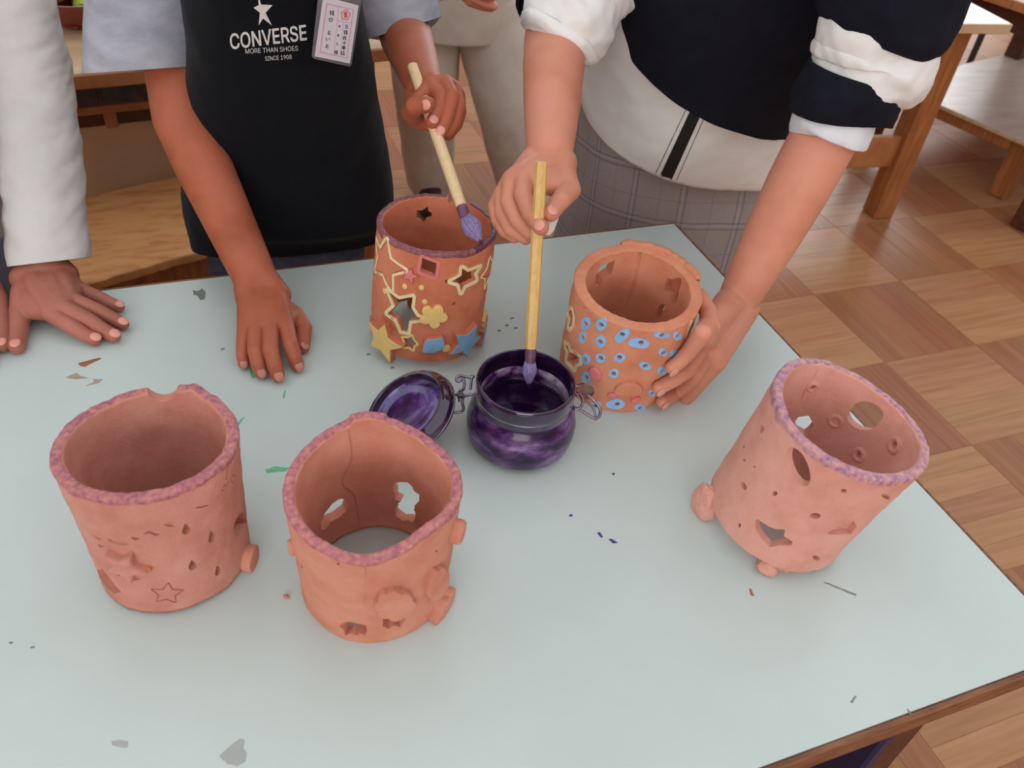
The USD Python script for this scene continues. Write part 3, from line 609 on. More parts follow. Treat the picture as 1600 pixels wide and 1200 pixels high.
# ---- pot 2, front centre: flower pieces
P2 = Pot((-.5916, -.5131), .0642, .0678, .142, -.0306, -.0859, .0088, [(-167, .0682), (-138.6, .069), (-106.5, .0692), (-77.8, .0642), (-44, .0679), (-15, .0707), (16.5, .066), (52.9, .0663), (79.6, .0717), (103.4, .0678), (139.8, .0655), (173.8, .0677)], 2)
z2 = lambda L: [(420 + x / 2.926, 620 + y / 2.926) for x, y in L]
t2 = thing('clay_pot', 'terracotta pot with scalloped flower pieces on its side, front centre', 'clay pot', P2.c0, 'handmade terracotta lantern pots')
cuts = [P2.prism(P2.poly(z2(L)).buffer(.0004), *THRU) for L in ([(325, 1045), (350, 1032), (372, 1030), (440, 1046), (447, 1068), (440, 1090), (415, 1082), (400, 1092), (375, 1080), (352, 1088), (345, 1065)], [(525, 1012), (600, 978), (617, 985), (625, 1020), (600, 1050), (570, 1042), (550, 1058), (522, 1050)])]
cuts += [P2.prism(P2.tunnel(z2(L)), -.02, .02) for L in ([(570, 403), (600, 392), (635, 394), (655, 412), (662, 432), (686, 448), (664, 470), (658, 510), (668, 530), (655, 548), (640, 535), (612, 540), (582, 515), (592, 490), (612, 480), (604, 455), (580, 442), (592, 425)], [(240, 580), (255, 540), (290, 492), (320, 471), (358, 468), (350, 498), (315, 528), (280, 543), (258, 578)])]
pa = [P2.pick(*p, True) for p in z2([(370, 150), (378, 230), (372, 300), (350, 345), (334, 400), (375, 440), (398, 500), (408, 560), (412, 605)])]
seam = np.array([P2.at(a, h_, -P2.wall) for a, h_ in pa]); cuts.append(tube(seam, [.0012, .0010, .0012, .0014, .0014, .0018, .0012, .0010, .0009], 8, 30))
na = [P2.pick(*p) for p in z2([(440, 765), (446, 830), (440, 900), (444, 960)])]
cuts.append(tube(np.array([P2.at(a, h_, .0004) for a, h_ in na]), .0009, 6, 16))
for L in ([(310, 760), (322, 755), (325, 768), (313, 770)], [(140, 760), (150, 765), (158, 785), (148, 780)], [(762, 700), (770, 700), (770, 710), (762, 710)], [(660, 640), (690, 655), (680, 662), (655, 652)]):
    cuts.append(P2.prism(P2.poly(z2(L)), -.0016, .006))
aa, ab = P2.pick(*z2([(372, 140)])[0], True)[0], P2.pick(*z2([(540, 150)])[0], True)[0]
obj('pot_wall', P2.build(cuts, lambda th: step_at(th, min(aa, ab), max(aa, ab), .0045, .05) - bump_at(th, P2.pick(*z2([(450, 745)])[0])[0], .35, .004) + bump_at(th, P2.pick(*z2([(750, 600)])[0])[0], .25, .003)), 'clay_mid', t2, smooth=40)
obj('rim_glaze', P2.rim_film(down=.002, ragged=.0025), 'rim_purple', t2, smooth=True, label='thin purple glaze over the rim')
obj('flower_applique', P2.pad(P2.poly(z2(around((570, 930), [(x * 90, y * 68) for x, y in flower_pts(1, 8, .16)]))), .0065, .0012), 'clay_mid', t2, smooth=50)
obj('flower_applique', P2.pad(P2.poly(z2(around((756, 845), [(x * 44 + y * 18, y * 78) for x, y in flower_pts(1, 8, .16, .4)]))), .0055, .0012), 'clay_mid', t2, smooth=50)
obj('flower_applique', P2.pad(P2.local(z2([(784, 948)])[0], flower_pts(.0185, 6, .2, .2)), .0085, .0012), 'clay_mid', t2, smooth=50)
obj('clay_lump', P2.pad(P2.local(z2([(846, 612)])[0], ell_pts(.008, .014)), .0085, .004), 'clay_mid', t2, smooth=50)
obj('clay_lump', P2.pad(P2.local(z2([(104, 690)])[0], ell_pts(.006, .009)), .004, .002), 'clay_mid', t2, smooth=50)

# ---- pot 3, back centre: glazed stars
P3 = Pot((-.4506, -.1844), .0656, .0659, .1443, .0543, -.0053, .0068, [(-167.5, .0675), (-134.7, .0667), (-108, .065), (-84, .0655), (-47.7, .0649), (-21.8, .0671), (10.5, .0675), (41.2, .0676), (62.7, .0673), (92.4, .0657), (132.4, .0630), (170.9, .0650)], 3, flat=False, z0=TZ + .0125)
z3 = lambda L: [(560 + x / 3.75, 280 + y / 3.75) for x, y in L]
t3 = thing('clay_pot', 'terracotta pot decorated with yellow, blue and pink glazed stars', 'clay pot', A_([P3.c0[0], P3.c0[1], TZ]), 'handmade terracotta lantern pots')
cuts = [P3.prism(P3.poly(z3([(524, 50), (526, 140), (560, 146), (600, 156), (636, 152), (642, 120), (650, 60)]), True), -.03, .02)]
cuts.append(P3.prism(P3.tunnel(z3([(345, 183), (373, 186), (405, 165), (406, 188), (428, 200), (405, 207), (390, 235), (373, 214), (350, 204)])), -.02, .02))
holes3 = {}
def hole3(key, P, col, d=.0036, thr=THRU):
    cuts.append(P3.prism(P, *thr)); holes3[key] = (P, col, d)
hole3('square', P3.poly(z3([(374, 458), (460, 490), (450, 572), (360, 540)])), 'glaze_pink', .0034)
hole3('star_r', P3.poly(z3([(606, 518), (640, 542), (712, 512), (682, 560), (690, 592), (622, 625), (602, 664), (588, 612), (540, 597), (602, 562)])), 'glaze_cream')
hole3('star_big', P3.poly(z3([(176, 650), (240, 702), (320, 686), (312, 750), (345, 800), (385, 818), (300, 832), (288, 898), (252, 892), (226, 820), (168, 788), (214, 745)])), 'glaze_cream', .0036)
hole3('star_small', P3.poly(z3([(262, 928), (290, 932), (312, 918), (322, 945), (342, 965), (322, 980), (320, 1002), (295, 985), (268, 985), (272, 955)])), 'glaze_yellow', .0024)
for px in ((520, 598), (560, 730)): cuts.append(P3.prism(P3.local(z3([px])[0], ell_pts(.0024, .0024)), *THRU))
SB = P3.local(z3([(150, 490)])[0], star_pts(.031, 5, .48, .12))
cuts.append(P3.prism(SB.difference(SB.buffer(-.0010)), -.0012, .006))
SR = P3.local(z3([(765, 535)])[0], star_pts(.020, 5, .48, -.2)); cuts.append(P3.prism(SR.difference(SR.buffer(-.0010)), -.0012, .006))
SP = P3.local(z3([(300, 563)])[0], star_pts(.0115, 5, .5, .2)); cuts.append(P3.prism(SP.difference(SP.buffer(-.0008)), -.0012, .006))
for k in range(9):
    x, y = 135 + k * 7, 800 + k * 10
    cuts.append(P3.prism(P3.poly(z3([(x, y), (x + 42, y + 4), (x + 42, y + 8), (x, y + 4)])), -.0009, .005))
obj('pot_wall', P3.build(cuts), 'clay_orange', t3, smooth=40)
th0 = math.degrees(P3.pick(*z3([(585, 140)])[0], True)[0]) % 360
r3 = P3.rim_film(down=.003, ragged=.003)
def split_rim(P, m, lo, hi):
    c = np.asarray(m.vertices)[np.asarray(m.faces)].mean(1); a = np.degrees(P.inv(c)[0]) % 360; w = ((a - lo) % 360) < ((hi - lo) % 360)
    out = []
    for sel in (w, ~w):
        q = m.copy(); q.update_faces(sel); q.remove_unreferenced_vertices(); out.append(q)
    return out
wn = math.degrees(P3.pick(*z3([(690, 415)])[0])[0]) % 360; wf = math.degrees(P3.pick(*z3([(650, 130)])[0], True)[0]) % 360
wet, dry = split_rim(P3, P3.rim_film(down=.003, ragged=.003, skip=((th0 - 13.5, th0 + 13.5),)), wn, wf)
obj('rim_glaze', dry, 'rim_dark', t3, smooth=True, label='purple glaze over the rim')
obj('rim_glaze', wet, 'rim_wet', t3, smooth=True, label='wet dark purple glaze just brushed on the rim')
for k_, (P, col, d) in holes3.items(): obj('hole_outline', P3.film(P.buffer(d).difference(P.buffer(-.0002)), .0006), col, t3, smooth=False, label={'glaze_pink': 'pink', 'glaze_cream': 'cream', 'glaze_yellow': 'yellow'}[col] + ' glaze around the cut hole')
obj('star_outline', P3.film(SB.buffer(.0032).difference(SB.buffer(.0002)), .0006), 'glaze_cream', t3, smooth=False, label='cream glaze outlining the large star')
obj('star_outline', P3.film(SR.buffer(.0022).difference(SR.buffer(.0002)), .0006), 'glaze_cream', t3, smooth=False, label='cream glaze outlining the star at right')
obj('pink_star', P3.film(SP.buffer(-.0009), .0008), 'glaze_pink', t3, smooth=False)
for px in ((272, 628), (370, 635), (388, 718), (155, 655)): obj('glaze_dot', P3.pad(P3.local(z3([px])[0], ell_pts(.0030, .0034)), .0008, .0005), 'glaze_yellow', t3, smooth=50)
def glazed(name, P, t, side, col, lbl=None):
    p = obj(name, P3.pad(P, t, .0010), side, t3, smooth=50, label=lbl)
    obj('glaze_coat', P3.pad(P.buffer(-.0007), t + .0009, .0008, t - .0012), col, p, smooth=50)
f0 = P3.local(z3([(440, 797)])[0], flower_pts(.0155, 5, .42, .3)); obj('flower_applique', P3.pad(f0, .0048, .0014), 'glaze_yellow', t3, smooth=50, label='yellow flower piece')
glazed('star_applique', P3.local(z3([(165, 935)])[0], star_pts(.0275, 5, .5, .1)), .0075, 'clay_orange', 'glaze_yellow', 'yellow glazed star at the foot of the pot')
glazed('block_applique', P3.poly(z3([(388, 932), (405, 920), (490, 908), (502, 955), (480, 985), (440, 1002), (372, 1000)])), .0055, 'clay_orange', 'glaze_blue', 'blue glazed block at the foot of the pot')
glazed('star_applique', P3.local(z3([(618, 940)])[0], star_pts(.0245, 5, .52, .5)), .0065, 'clay_orange', 'glaze_blue', 'blue glazed star at the foot of the pot')
glazed('star_applique', P3.local(z3([(722, 880)])[0], star_pts(.020, 5, .5, .2)), .0055, 'clay_orange', 'glaze_blue', 'blue glazed star on the right side of the pot')
obj('glaze_dot', P3.pad(P3.local(z3([(515, 990)])[0], ell_pts(.005, .005)), .0015, .0007), 'glaze_yellow', t3, smooth=50)
SY = P3.local(z3([(735, 815)])[0], star_pts(.0125, 5, .5, 0)); obj('star_applique', P3.pad(SY, .004, .001), 'glaze_yellow', t3, smooth=50, label='yellow star on the right side of the pot')
for a in (25, 90, 155):
    X = P3.c0 + (P3.rb - .004) * (math.cos(math.radians(a)) * P3.u + math.sin(math.radians(a)) * P3.v)
    obj('foot', trimesh.util.concatenate([lathe([(0, TZ), (.0045, TZ), (.006, TZ + .004), (.0062, X[2] + .004), (0, X[2] + .006)], (X[0], X[1], 0), 20)]), 'clay_orange', t3, smooth=40)

# ---- pot 4, held pot: blue ringed holes
P4 = Pot((-.2561, -.3074), .0651, .0689, .143, -.0332, -.1309, .0130, [(-154.8, .0692), (-125.4, .0680), (-90.5, .0691), (-64.6, .0699), (-36.4, .0685), (-.6, .0696), (31, .0687), (74.2, .0700), (94.8, .0670), (128.4, .0670), (152.5, .0704), (173.9, .0696)], 4)
z4 = lambda L: [(840 + x / 3.53, 340 + y / 3.53) for x, y in L]
t4 = thing('clay_pot', 'terracotta pot with blue ringed holes, steadied by a hand', 'clay pot', P4.c0, 'handmade terracotta lantern pots')
cuts = []; rings = []
for x, y, a, b, r, hx, hy in ((268, 583, 24, 33, -.2, 0, 0), (353, 588, 26, 33, -.3, 0, 0), (250, 658, 20, 32, -.1, 3, 0), (348, 682, 26, 30, 0, 0, 0), (468, 648, 42, 26, .7, 0, -6), (558, 692, 56, 24, -.12, 12, -4), (685, 648, 42, 15, -.12, 0, 0), (770, 652, 24, 20, -.4, 2, -3), (690, 742, 26, 18, -.5, 0, 0), (752, 750, 24, 24, -.6, 3, 0), (267, 780, 24, 28, .2, 0, 0), (350, 772, 27, 24, 0, 0, 0), (453, 770, 27, 24, 0, 0, -3), (592, 815, 30, 20, -.3, 0, 0), (420, 858, 25, 22, 0, 0, 0), (270, 880, 27, 27, 0, 0, 0), (686, 845, 22, 22, -.5, 0, 0), (633, 965, 20, 18, -.4, 0, 0), (430, 1027, 46, 26, .1, 10, 0), (565, 1048, 28, 18, -.3, 0, 0), (318, 1036, 32, 20, .4, 0, 0)):
    rings.append(P4.poly(z4(around((x, y), [(u * (1 + .07 * math.sin(k * .63 + x)), v * (1 + .07 * math.cos(k * .94 + y))) for k, (u, v) in enumerate(ell_pts(a * 1.1, b * 1.1, r, 20))]))))
    hl_ = P4.local(z4([(x + hx, y + hy)])[0], ell_pts(.0027, .0029, 0, 14)); cuts.append(P4.prism(hl_, *THRU)); rings[-1] = rings[-1].difference(hl_.buffer(.0001))
H1 = P4.poly(z4([(168, 520), (178, 506), (192, 512), (197, 545), (192, 590), (178, 612), (168, 600), (176, 560)])); H2 = P4.poly(z4([(152, 695), (168, 705), (178, 740), (205, 748), (232, 770), (230, 800), (208, 808), (200, 835), (180, 812), (158, 790), (166, 745)]))
for q in (H1, H2): cuts.append(P4.prism(q, *THRU))
cuts.append(P4.prism(P4.poly(z4(around((262, 962), ell_pts(52, 42, .3)))), *THRU))
cuts += [P4.prism(P4.tunnel(z4(L)), -.03, .02) for L in ([(326, 315), (352, 268), (380, 258), (424, 240), (412, 268), (372, 298), (352, 332), (335, 330)], [(716, 336), (745, 345), (770, 335), (790, 338), (790, 365), (776, 382), (776, 432), (756, 430), (748, 378), (722, 364)], [(670, 490), (695, 478), (702, 490), (685, 505), (672, 515)])]
sm = np.array([P4.at(a, h_, -P4.wall) for a, h_ in [P4.pick(*p, True) for p in z4([(566, 190), (556, 250), (530, 370), (505, 440), (488, 498)])]]); cuts.append(tube(sm, [.0022, .0018, .0020, .0016, .0014], 8, 24))
cuts.append(P4.prism(P4.poly(z4([(250, 488), (262, 492), (276, 502), (258, 498)])), -.0014, .006))
jt0, jt1 = P4.pick(*z4([(560, 180)])[0], True)[0], P4.pick(*z4([(840, 290)])[0], True)[0]
lo_, hi_ = min(jt0, jt1), max(jt0, jt1)
nick = P4.poly(z4([(560, 160), (570, 175), (600, 190), (640, 196), (690, 210), (735, 240), (760, 262), (800, 282), (838, 300), (850, 260), (760, 150), (640, 110)]), True)
cuts.append(P4.prism(nick.buffer(.0006), -.014, -.0055))
obj('pot_wall', P4.build(cuts), 'clay_peach', t4, smooth=40)
collar_th = np.arange(128) * 2 * np.pi / 128
for q in rings: obj('blue_ring', P4.film(q, .0005), 'glaze_sky', t4, smooth=False)
E4 = [P4.local(z4([(322, 858)])[0], ell_pts(.0078, .0095, .3)), P4.local(z4([(498, 948)])[0], [(x, max(y, -.006)) for x, y in ell_pts(.0150, .0150)])]
obj('oval_applique', P4.pad(E4[0], .004, .002), 'glaze_pink', t4, smooth=50, label='pink oval piece')
obj('cap_applique', P4.pad(E4[1], .0055, .002), 'clay_peach', t4, smooth=50)
for px in ((412, 975), (538, 1000)): obj('pink_foot', P4.pad(P4.local(z4([px])[0], ell_pts(.0058, .0045, .5)), .0032, .0016), 'glaze_pink', t4, smooth=50)
for q in (H1, H2): obj('hole_outline', P4.film(q.buffer(.0042).difference(q.buffer(-.0003)), .0006), 'glaze_cream', t4, smooth=False, label='cream glaze around the cut hole')
for px in ((838, 600), (826, 640)): obj('cream_patch', P4.film(P4.local(z4([px])[0], ell_pts(.003, .011, .2)), .0006), 'glaze_cream', t4, smooth=False)
# flap of clay overlapping the outside of the back rim
fl = [P4.pick(*p, True) for p in z4([(505, 120), (600, 120), (700, 165), (790, 215), (850, 265)])]
fa = np.linspace(min(q[0] for q in fl) - .05, max(q[0] for q in fl) + .05, 40); hh_ = P4.H
FV = []; 
for i_, (w, dh) in enumerate(((-.001, -.05), (.0055, -.048), (.0065, -.004), (.0045, .0015), (-.002, .0022), (-.004, -.001))):
    e = np.clip(np.minimum(fa - fa[0], fa[-1] - fa) / .06, 0, 1)
    nz = meshkit.fbm(np.stack([fa * 14, np.full(40, i_ * .3), np.zeros(40)], 1), 4, 8)
    FV.append(P4.at(fa, hh_ + dh + (nz - .5) * .005 * (dh > -.01), w * (e if w > 0 else 1)))
FF = []
for i_ in range(len(FV)):
    for j_ in range(39):
        a, b = i_ * 40 + j_, ((i_ + 1) % len(FV)) * 40 + j_; FF += [[a, a + 1, b + 1], [a, b + 1, b]]
obj('clay_flap', trimesh.Trimesh(np.vstack(FV), FF, process=False), 'clay_peach', t4, smooth=60)

# ---- pot 5, right: standing on lumpy feet, leaning
P5 = Pot((-.2, -.5593), .069, .0735, .1407, .1618, -.0984, .0088, [(-153.9, .0764), (-119, .0722), (-87.5, .0729), (-60.9, .0732), (-37.4, .076), (-19.7, .0747), (13.3, .0700), (41.3, .0700), (65.7, .0755), (89.4, .077), (119.6, .0727), (145, .0725), (173.9, .0738)], 5, flat=True, z0=TZ + .0165)
z5 = lambda L: [(1080 + x / 3.158, 540 + y / 3.158) for x, y in L]
t5 = thing('clay_pot', 'pale terracotta pot leaning on lumpy feet at the right', 'clay pot', A_([P5.c0[0], P5.c0[1], TZ]), 'handmade terracotta lantern pots')
cuts = [P5.prism(P5.poly(z5(around((528, 598), ell_pts(46, 104, .42)))), *THRU)]
for x, y, a, b, r in ((345, 412, 11, 21, 0), (258, 692, 12, 24, .5), (412, 730, 13, 13, 0), (752, 718, 15, 10, 0), (612, 843, 27, 15, 0), (239, 886, 9, 11, 0), (617, 1048, 19, 11, -.4)):
    cuts.append(P5.prism(P5.poly(z5(around((x, y), ell_pts(a, b, r, 18)))), *THRU))
for x, y, a, b, r in ((960, 746, 24, 11, -.4), (258, 500, 5, 7, 0), (312, 598, 5, 5, 0), (262, 565, 8, 4, -.6), (458, 912, 5, 5, 0)): cuts.append(P5.prism(P5.poly(z5(around((x, y), ell_pts(a, b, r, 14)))), -.0035, .006))
cuts.append(P5.prism(P5.poly(z5([(318, 858), (332, 856), (352, 872), (380, 890), (420, 905), (462, 906), (458, 940), (500, 966), (493, 986), (432, 984), (388, 994), (340, 945), (315, 900)])), *THRU))
cuts.append(P5.prism(P5.poly(z5([(668, 925), (720, 897), (755, 880), (800, 864), (816, 890), (790, 928), (752, 930), (690, 934)])), -.0055, .006))
cuts += [P5.prism(P5.tunnel(z5(L)), -.03, .02) for L in (around((870, 332), ell_pts(76, 50, -.28)), [(530, 356), (578, 350), (600, 392), (578, 408), (548, 390)])]
for px in ((600, 203), (1005, 486), (828, 540)): cuts.append(P5.prism(P5.local(z5([px])[0], ell_pts(.0028, .0034), True), -.03, .02))
for L in ([(628, 118), (612, 140), (596, 168)], [(560, 215), (552, 240), (538, 280)]): cuts.append(tube(np.array([P5.at(a, h_, -P5.wall) for a, h_ in [P5.pick(*p, True) for p in z5(L)]]), [.0006, .0012, .0005], 6, 10))
for a in np.linspace(150, 255, 14):
    a = math.radians(a); cuts.append(tube(np.array([P5.at(a, P5.H + .0005, 0), P5.at(a + .01, P5.H + .0008, -.006)]), .0006, 6))
obj('pot_wall', P5.build(cuts), 'clay_light', t5, smooth=40)
obj('rim_glaze', P5.rim_film(down=.006, ragged=.008), 'rim_violet', t5, smooth=True, label='violet glaze on the rim, running unevenly outside')
def ringbump(px, r):
    th, h_ = P5.pick(*z5([px])[0], True); c = P5.at(th, h_, -P5.wall + .0005); n_ = unit(P5.c0 + P5.ax * h_ - c); a = unit(np.cross(n_, P5.ax)); b = np.cross(n_, a)
    R = np.stack([a, b, n_], 1)
    return lathe([(r * 1.7, -.001), (r * 1.45, .0012), (r * 1.1, .0024), (r * .8, .002), (r * .6, .0002), (r * .55, -.002), (r * 1.7, -.002)], c, 28, R)
for px, r in (((712, 372), .0055), ((828, 540), .0055), ((1003, 492), .0060), ((600, 205), .0045)): obj('ring_bump', ringbump(px, r), 'clay_light', t5, smooth=60)
def lump(c, r, seed, name, zmin=TZ + .0003):
    m = trimesh.creation.icosphere(4, 1.0); v = np.asarray(m.vertices); v = v * (A_(r) * (0.72 + .56 * meshkit.fbm(v * 1.6 + seed, 3)[:, None])) + A_(c)
    v[:, 2] = np.maximum(v[:, 2], zmin); m.vertices = v; obj(name, m, 'clay_light', t5, smooth=True)
lump(hits(P5.body, [(1124, 806)])[0][0] * 0 + atZ(1108, 806, TZ + .012) + A_([.002, .014, .004]), (.0085, .016, .022), 3, 'foot')
lump(atZ(1206, 893, TZ + .009) + A_([0, .008, 0]), (.0100, .011, .011), 9, 'foot'); lump(atZ(1238, 889, TZ + .009) + A_([.002, .012, 0]), (.018, .012, .012), 14, 'foot')
lump(P5.c0 + .055 * P5.u + .02 * P5.v + A_([0, 0, -.006]), (.010, .010, .008), 21, 'foot')
# crumb of clay on the table
cr = atZ(448, 933, TZ); cm = trimesh.creation.icosphere(3, 1.0); v = np.asarray(cm.vertices); v = v * (A_([.0030, .0016, .0012]) * (.6 + .8 * meshkit.fbm(v * 2 + 4, 2)[:, None])); v[:, 2] -= v[:, 2].min(); cm.vertices = v @ rotz(-.6).T + cr
obj('clay_crumb', cm, 'clay_orange', None, smooth=True, label='small crumb of clay lying left of the flower piece pot', category='crumb')

# ================================================================== glass jar of purple paint, its lid on a wire hinge
JC = A_([-.4035, -.3795, TZ]); JH = 0.0835
tj = thing('paint_jar', 'clip top glass jar smeared with purple paint, open, centre of table', 'jar', JC)
out_ = [(0, .0015), (.040, .0005), (.048, .002), (.0545, .009), (.0570, .020), (.0575, .032), (.0550, .044), (.0505, .052), (.0488, .0545), (.0488, .0560)]
obj('glass_body', lathe(out_ + [(.0468, .0560), (.0465, .054), (.0480, .050), (.0515, .042), (.0530, .032), (.0525, .020), (.050, .010), (.044, .006), (0, .006), (0, .0015)], JC, 96), 'jar_glass', tj, smooth=40)
obj('neck', lathe([(.0488, .0560), (.0495, .0575), (.0495, .064), (.0505, .0665), (.0512, .070), (.0512, .0795), (.0506, .0822), (.0492, .0835), (.0478, .0828), (.0470, .080), (.0466, .066), (.0466, .056), (.0488, .0560)], JC, 96), 'jar_neck', tj, smooth=40)
obj('inner_smears', lathe([(.0505, .0345), (.0525, .0350), (.0524, .038), (.0508, .042), (.0474, .0500), (.0461, .0545), (.0460, .058), (.0462, .063)], JC, 96), 'jar_inside', tj, smooth=40, label='pale inside of the glass spattered with purple')
obj('inner_smears', lathe([(.0464, .062), (.0466, .070), (.0469, .079)], JC, 96), 'jar_inside_dark', tj, smooth=40, label='dark dried paint inside the neck')
obj('liquid_paint', lathe([(0, .0360), (.0505, .0360), (.0522, .0368), (.0522, .0345), (0, .0345)], JC, 64), 'paint_liquid', tj, smooth=40)
for k in range(46):
    a = 0.4 + 2.3 * k / 46; r = .0508 + .0008 * rng.random()
    if k % 2 == 0: obj('bubble', trimesh.util.concatenate([xf(trimesh.creation.icosphere(1, .0006 + .0004 * rng.random()), None, JC + A_([r * math.cos(a), r * math.sin(a), .0368]))]), 'jar_glass', tj, smooth=True)
cut_ring = [JC + A_([.0500 * math.cos(a), .0500 * math.sin(a), .0655]) for a in np.linspace(0, 2 * np.pi, 65)]
obj('neck_wire', tube(cut_ring, .0011, 8), 'wire', tj, smooth=True)
def wire(pts, r=.0015, n=40): return tube(np.array(pts), r, 8, n)
W_ = lambda x, y, z: atZ(x, y, TZ + z)
zj = lambda x, y: (560 + x / 4.0, 500 + y / 4.0)
Wz = lambda x, y, z: W_(*zj(x, y), z)
# clasp at the right
obj('clasp', wire([Wz(1345, 410, .068), Wz(1400, 405, .067), Wz(1405, 400, .065), Wz(1360, 425, .064), Wz(1390, 470, .060), Wz(1392, 540, .054), Wz(1372, 556, .052), Wz(1345, 545, .052)]), 'wire', tj, smooth=True)
obj('clasp', wire([Wz(1360, 470, .062), Wz(1400, 455, .060), Wz(1470, 500, .052), Wz(1510, 590, .040), Wz(1495, 612, .037), Wz(1430, 590, .040), Wz(1350, 545, .048), Wz(1340, 540, .052)]), 'wire', tj, smooth=True)
obj('clasp', wire([Wz(1385, 470, .060), Wz(1430, 510, .052), Wz(1470, 560, .044), Wz(1480, 628, .034)], .0010), 'wire', tj, smooth=True)
# hinge at the left
obj('hinge_wire', wire([Wz(715, 470, .062), Wz(660, 478, .058), Wz(625, 470, .055), Wz(625, 455, .056), Wz(650, 462, .055), Wz(650, 500, .052), Wz(655, 545, .045), Wz(575, 578, .040)]), 'wire', tj, smooth=True)
obj('hinge_wire', wire([Wz(722, 350, .074), Wz(655, 350, .072), Wz(620, 355, .070), Wz(612, 375, .068), Wz(630, 385, .068), Wz(650, 362, .070), Wz(660, 420, .064), Wz(648, 440, .060), Wz(630, 436, .060)]), 'wire', tj, smooth=True)
obj('hinge_wire', wire([Wz(712, 345, .074), Wz(704, 400, .068), Wz(700, 435, .064)], .0014, 12), 'wire', tj, smooth=True)
obj('hinge_wire', wire([Wz(585, 470, .048), Wz(612, 468, .050), Wz(630, 512, .047)], .0011, 12), 'wire', tj, smooth=True)
# lid, hinged open, lying on its side against the hinge
LN = unit([-.50, .02, .80]); LR = .0505
lc = atZ(638, 651, TZ + .030)
la = unit(np.cross([0, 1.0, 0], LN)); lbv = np.cross(LN, la); LM = np.stack([la, lbv, LN], 1)
low = lc[2] - LR * math.sqrt(max(0, 1 - LN[2] ** 2)) - .012 * LN[2]; lc = lc + A_([0, 0, TZ + .0005 - low])
tl = thing('jar_lid', 'purple stained glass lid hinged open, lying left of the jar', 'lid', A_([lc[0], lc[1], TZ]))
obj('lid_rim', lathe([(.0395, .002), (.0402, .006), (.0415, .0085), (.0435, .0088), (.0455, .0060), (.0490, .0040), (.0508, .0010), (.0510, -.004), (.0498, -.0085), (.047, -.0115), (.040, -.0125), (.0380, -.0120), (.0385, -.004), (.0395, .002)], lc, 96, LM), 'lid_rim', tl, smooth=40)
obj('lid_glass', lathe([(0, .0005), (.0200, .0002), (.0300, .0012), (.0320, .0026), (.0340, .0012), (.0375, -.001), (.0396, .001), (.0390, -.011), (.030, -.0125), (0, -.0135), (0, .0005)], lc, 96, LM), 'lid_glass', tl, smooth=40)
obj('wire_band', tube([lc + LM @ A_([.0512 * math.cos(a), .0512 * math.sin(a), -.0045]) for a in np.linspace(0, 2 * np.pi, 65)], .0010, 8), 'wire', tl, smooth=True)

# ================================================================== brushes
def brush(label, tip, end, w, flat, mats, tuft_dir=None, tuft=.030, tuftw=.0072, oct_=False):
    tip, end = A_(tip), A_(end); d = unit(end - tip); L = np.linalg.norm(end - tip)
    t = thing('paint_brush', label, 'brush', tip)
    fer = tip + d * (tuft - .002) if tuft_dir is None else tip - unit(tuft_dir) * tuft + d * .0
    if tuft_dir is not None: d = unit(end - fer)
    hs = [fer, fer + d * .012, fer + d * .035, fer + d * (np.linalg.norm(end - fer) * .6), end - d * .001, end]
    obj('handle', tube(hs[1:], [w[0], w[1], w[2], w[3], w[3] * .8], 8 if oct_ else 16), mats[0], t, smooth=20 if oct_ else 40)
    obj('stained_end', tube([fer - d * .002, fer + d * .006, fer + d * .013], [w[0] * .96, w[0] * 1.02, w[0] * 1.01], 16), mats[1], t, smooth=40)
    td = unit(tip - fer)
    prof = [(0, .004), (w[0] * .85, .002), (tuftw, -.010), (tuftw * .95, -.016), (tuftw * .55, -.024), (.0012, -.0305), (.0002, -.032), (0, -.032)]
    sc = np.linalg.norm(tip - fer) / .032
    z = -td; x = unit(np.cross(z, [0, 1.0, 0])); y = np.cross(z, x); R = np.stack([x, y, z], 1)
    m = lathe([(r, q * sc) for r, q in prof], (0, 0, 0), 48); v = np.asarray(m.vertices).copy()
    a = np.arctan2(v[:, 1], v[:, 0]); v[:, :2] *= (1 + .10 * np.sin(a * 17 + v[:, 2] * 120))[:, None]; v[:, 1] *= .8; m.vertices = v @ R.T + fer
    obj('bristles', m, 'bristle', t, smooth=50)
    obj('wet_tip', tube([tip + td * .002, tip - td * .002, tip - td * .007], [.0006, .0018, .0026], 10), 'bristle_tip', t, smooth=True)
    return t, d
CT = JC + A_([.004, .010, .058]); CT = atZ(826, 604, TZ + .056)
CE = near(846, 252, CT, .224)
brush('flat bamboo handled brush held upright over the paint jar', CT, CE, (.0058, .0062, .0064, .0062), True, ('bamboo', 'stained_wood'), oct_=True)
BT = P3.at(P3.pick(757, 379)[0], P3.H, -.003) + A_([0, 0, .003])
BE = near(644, 102, BT, .245)
brush('pale bamboo brush painting the rim of the star decorated pot', BT, BE, (.0060, .0066, .0066, .0060), False, ('bamboo_pale', 'stained_wood'), tuft_dir=unit(BT - (BT + .034 * unit(BE - BT) + A_([-.008, .004, .002]))), tuft=.036, tuftw=.0098)
print('brush ends', CT, CE, BT, BE)

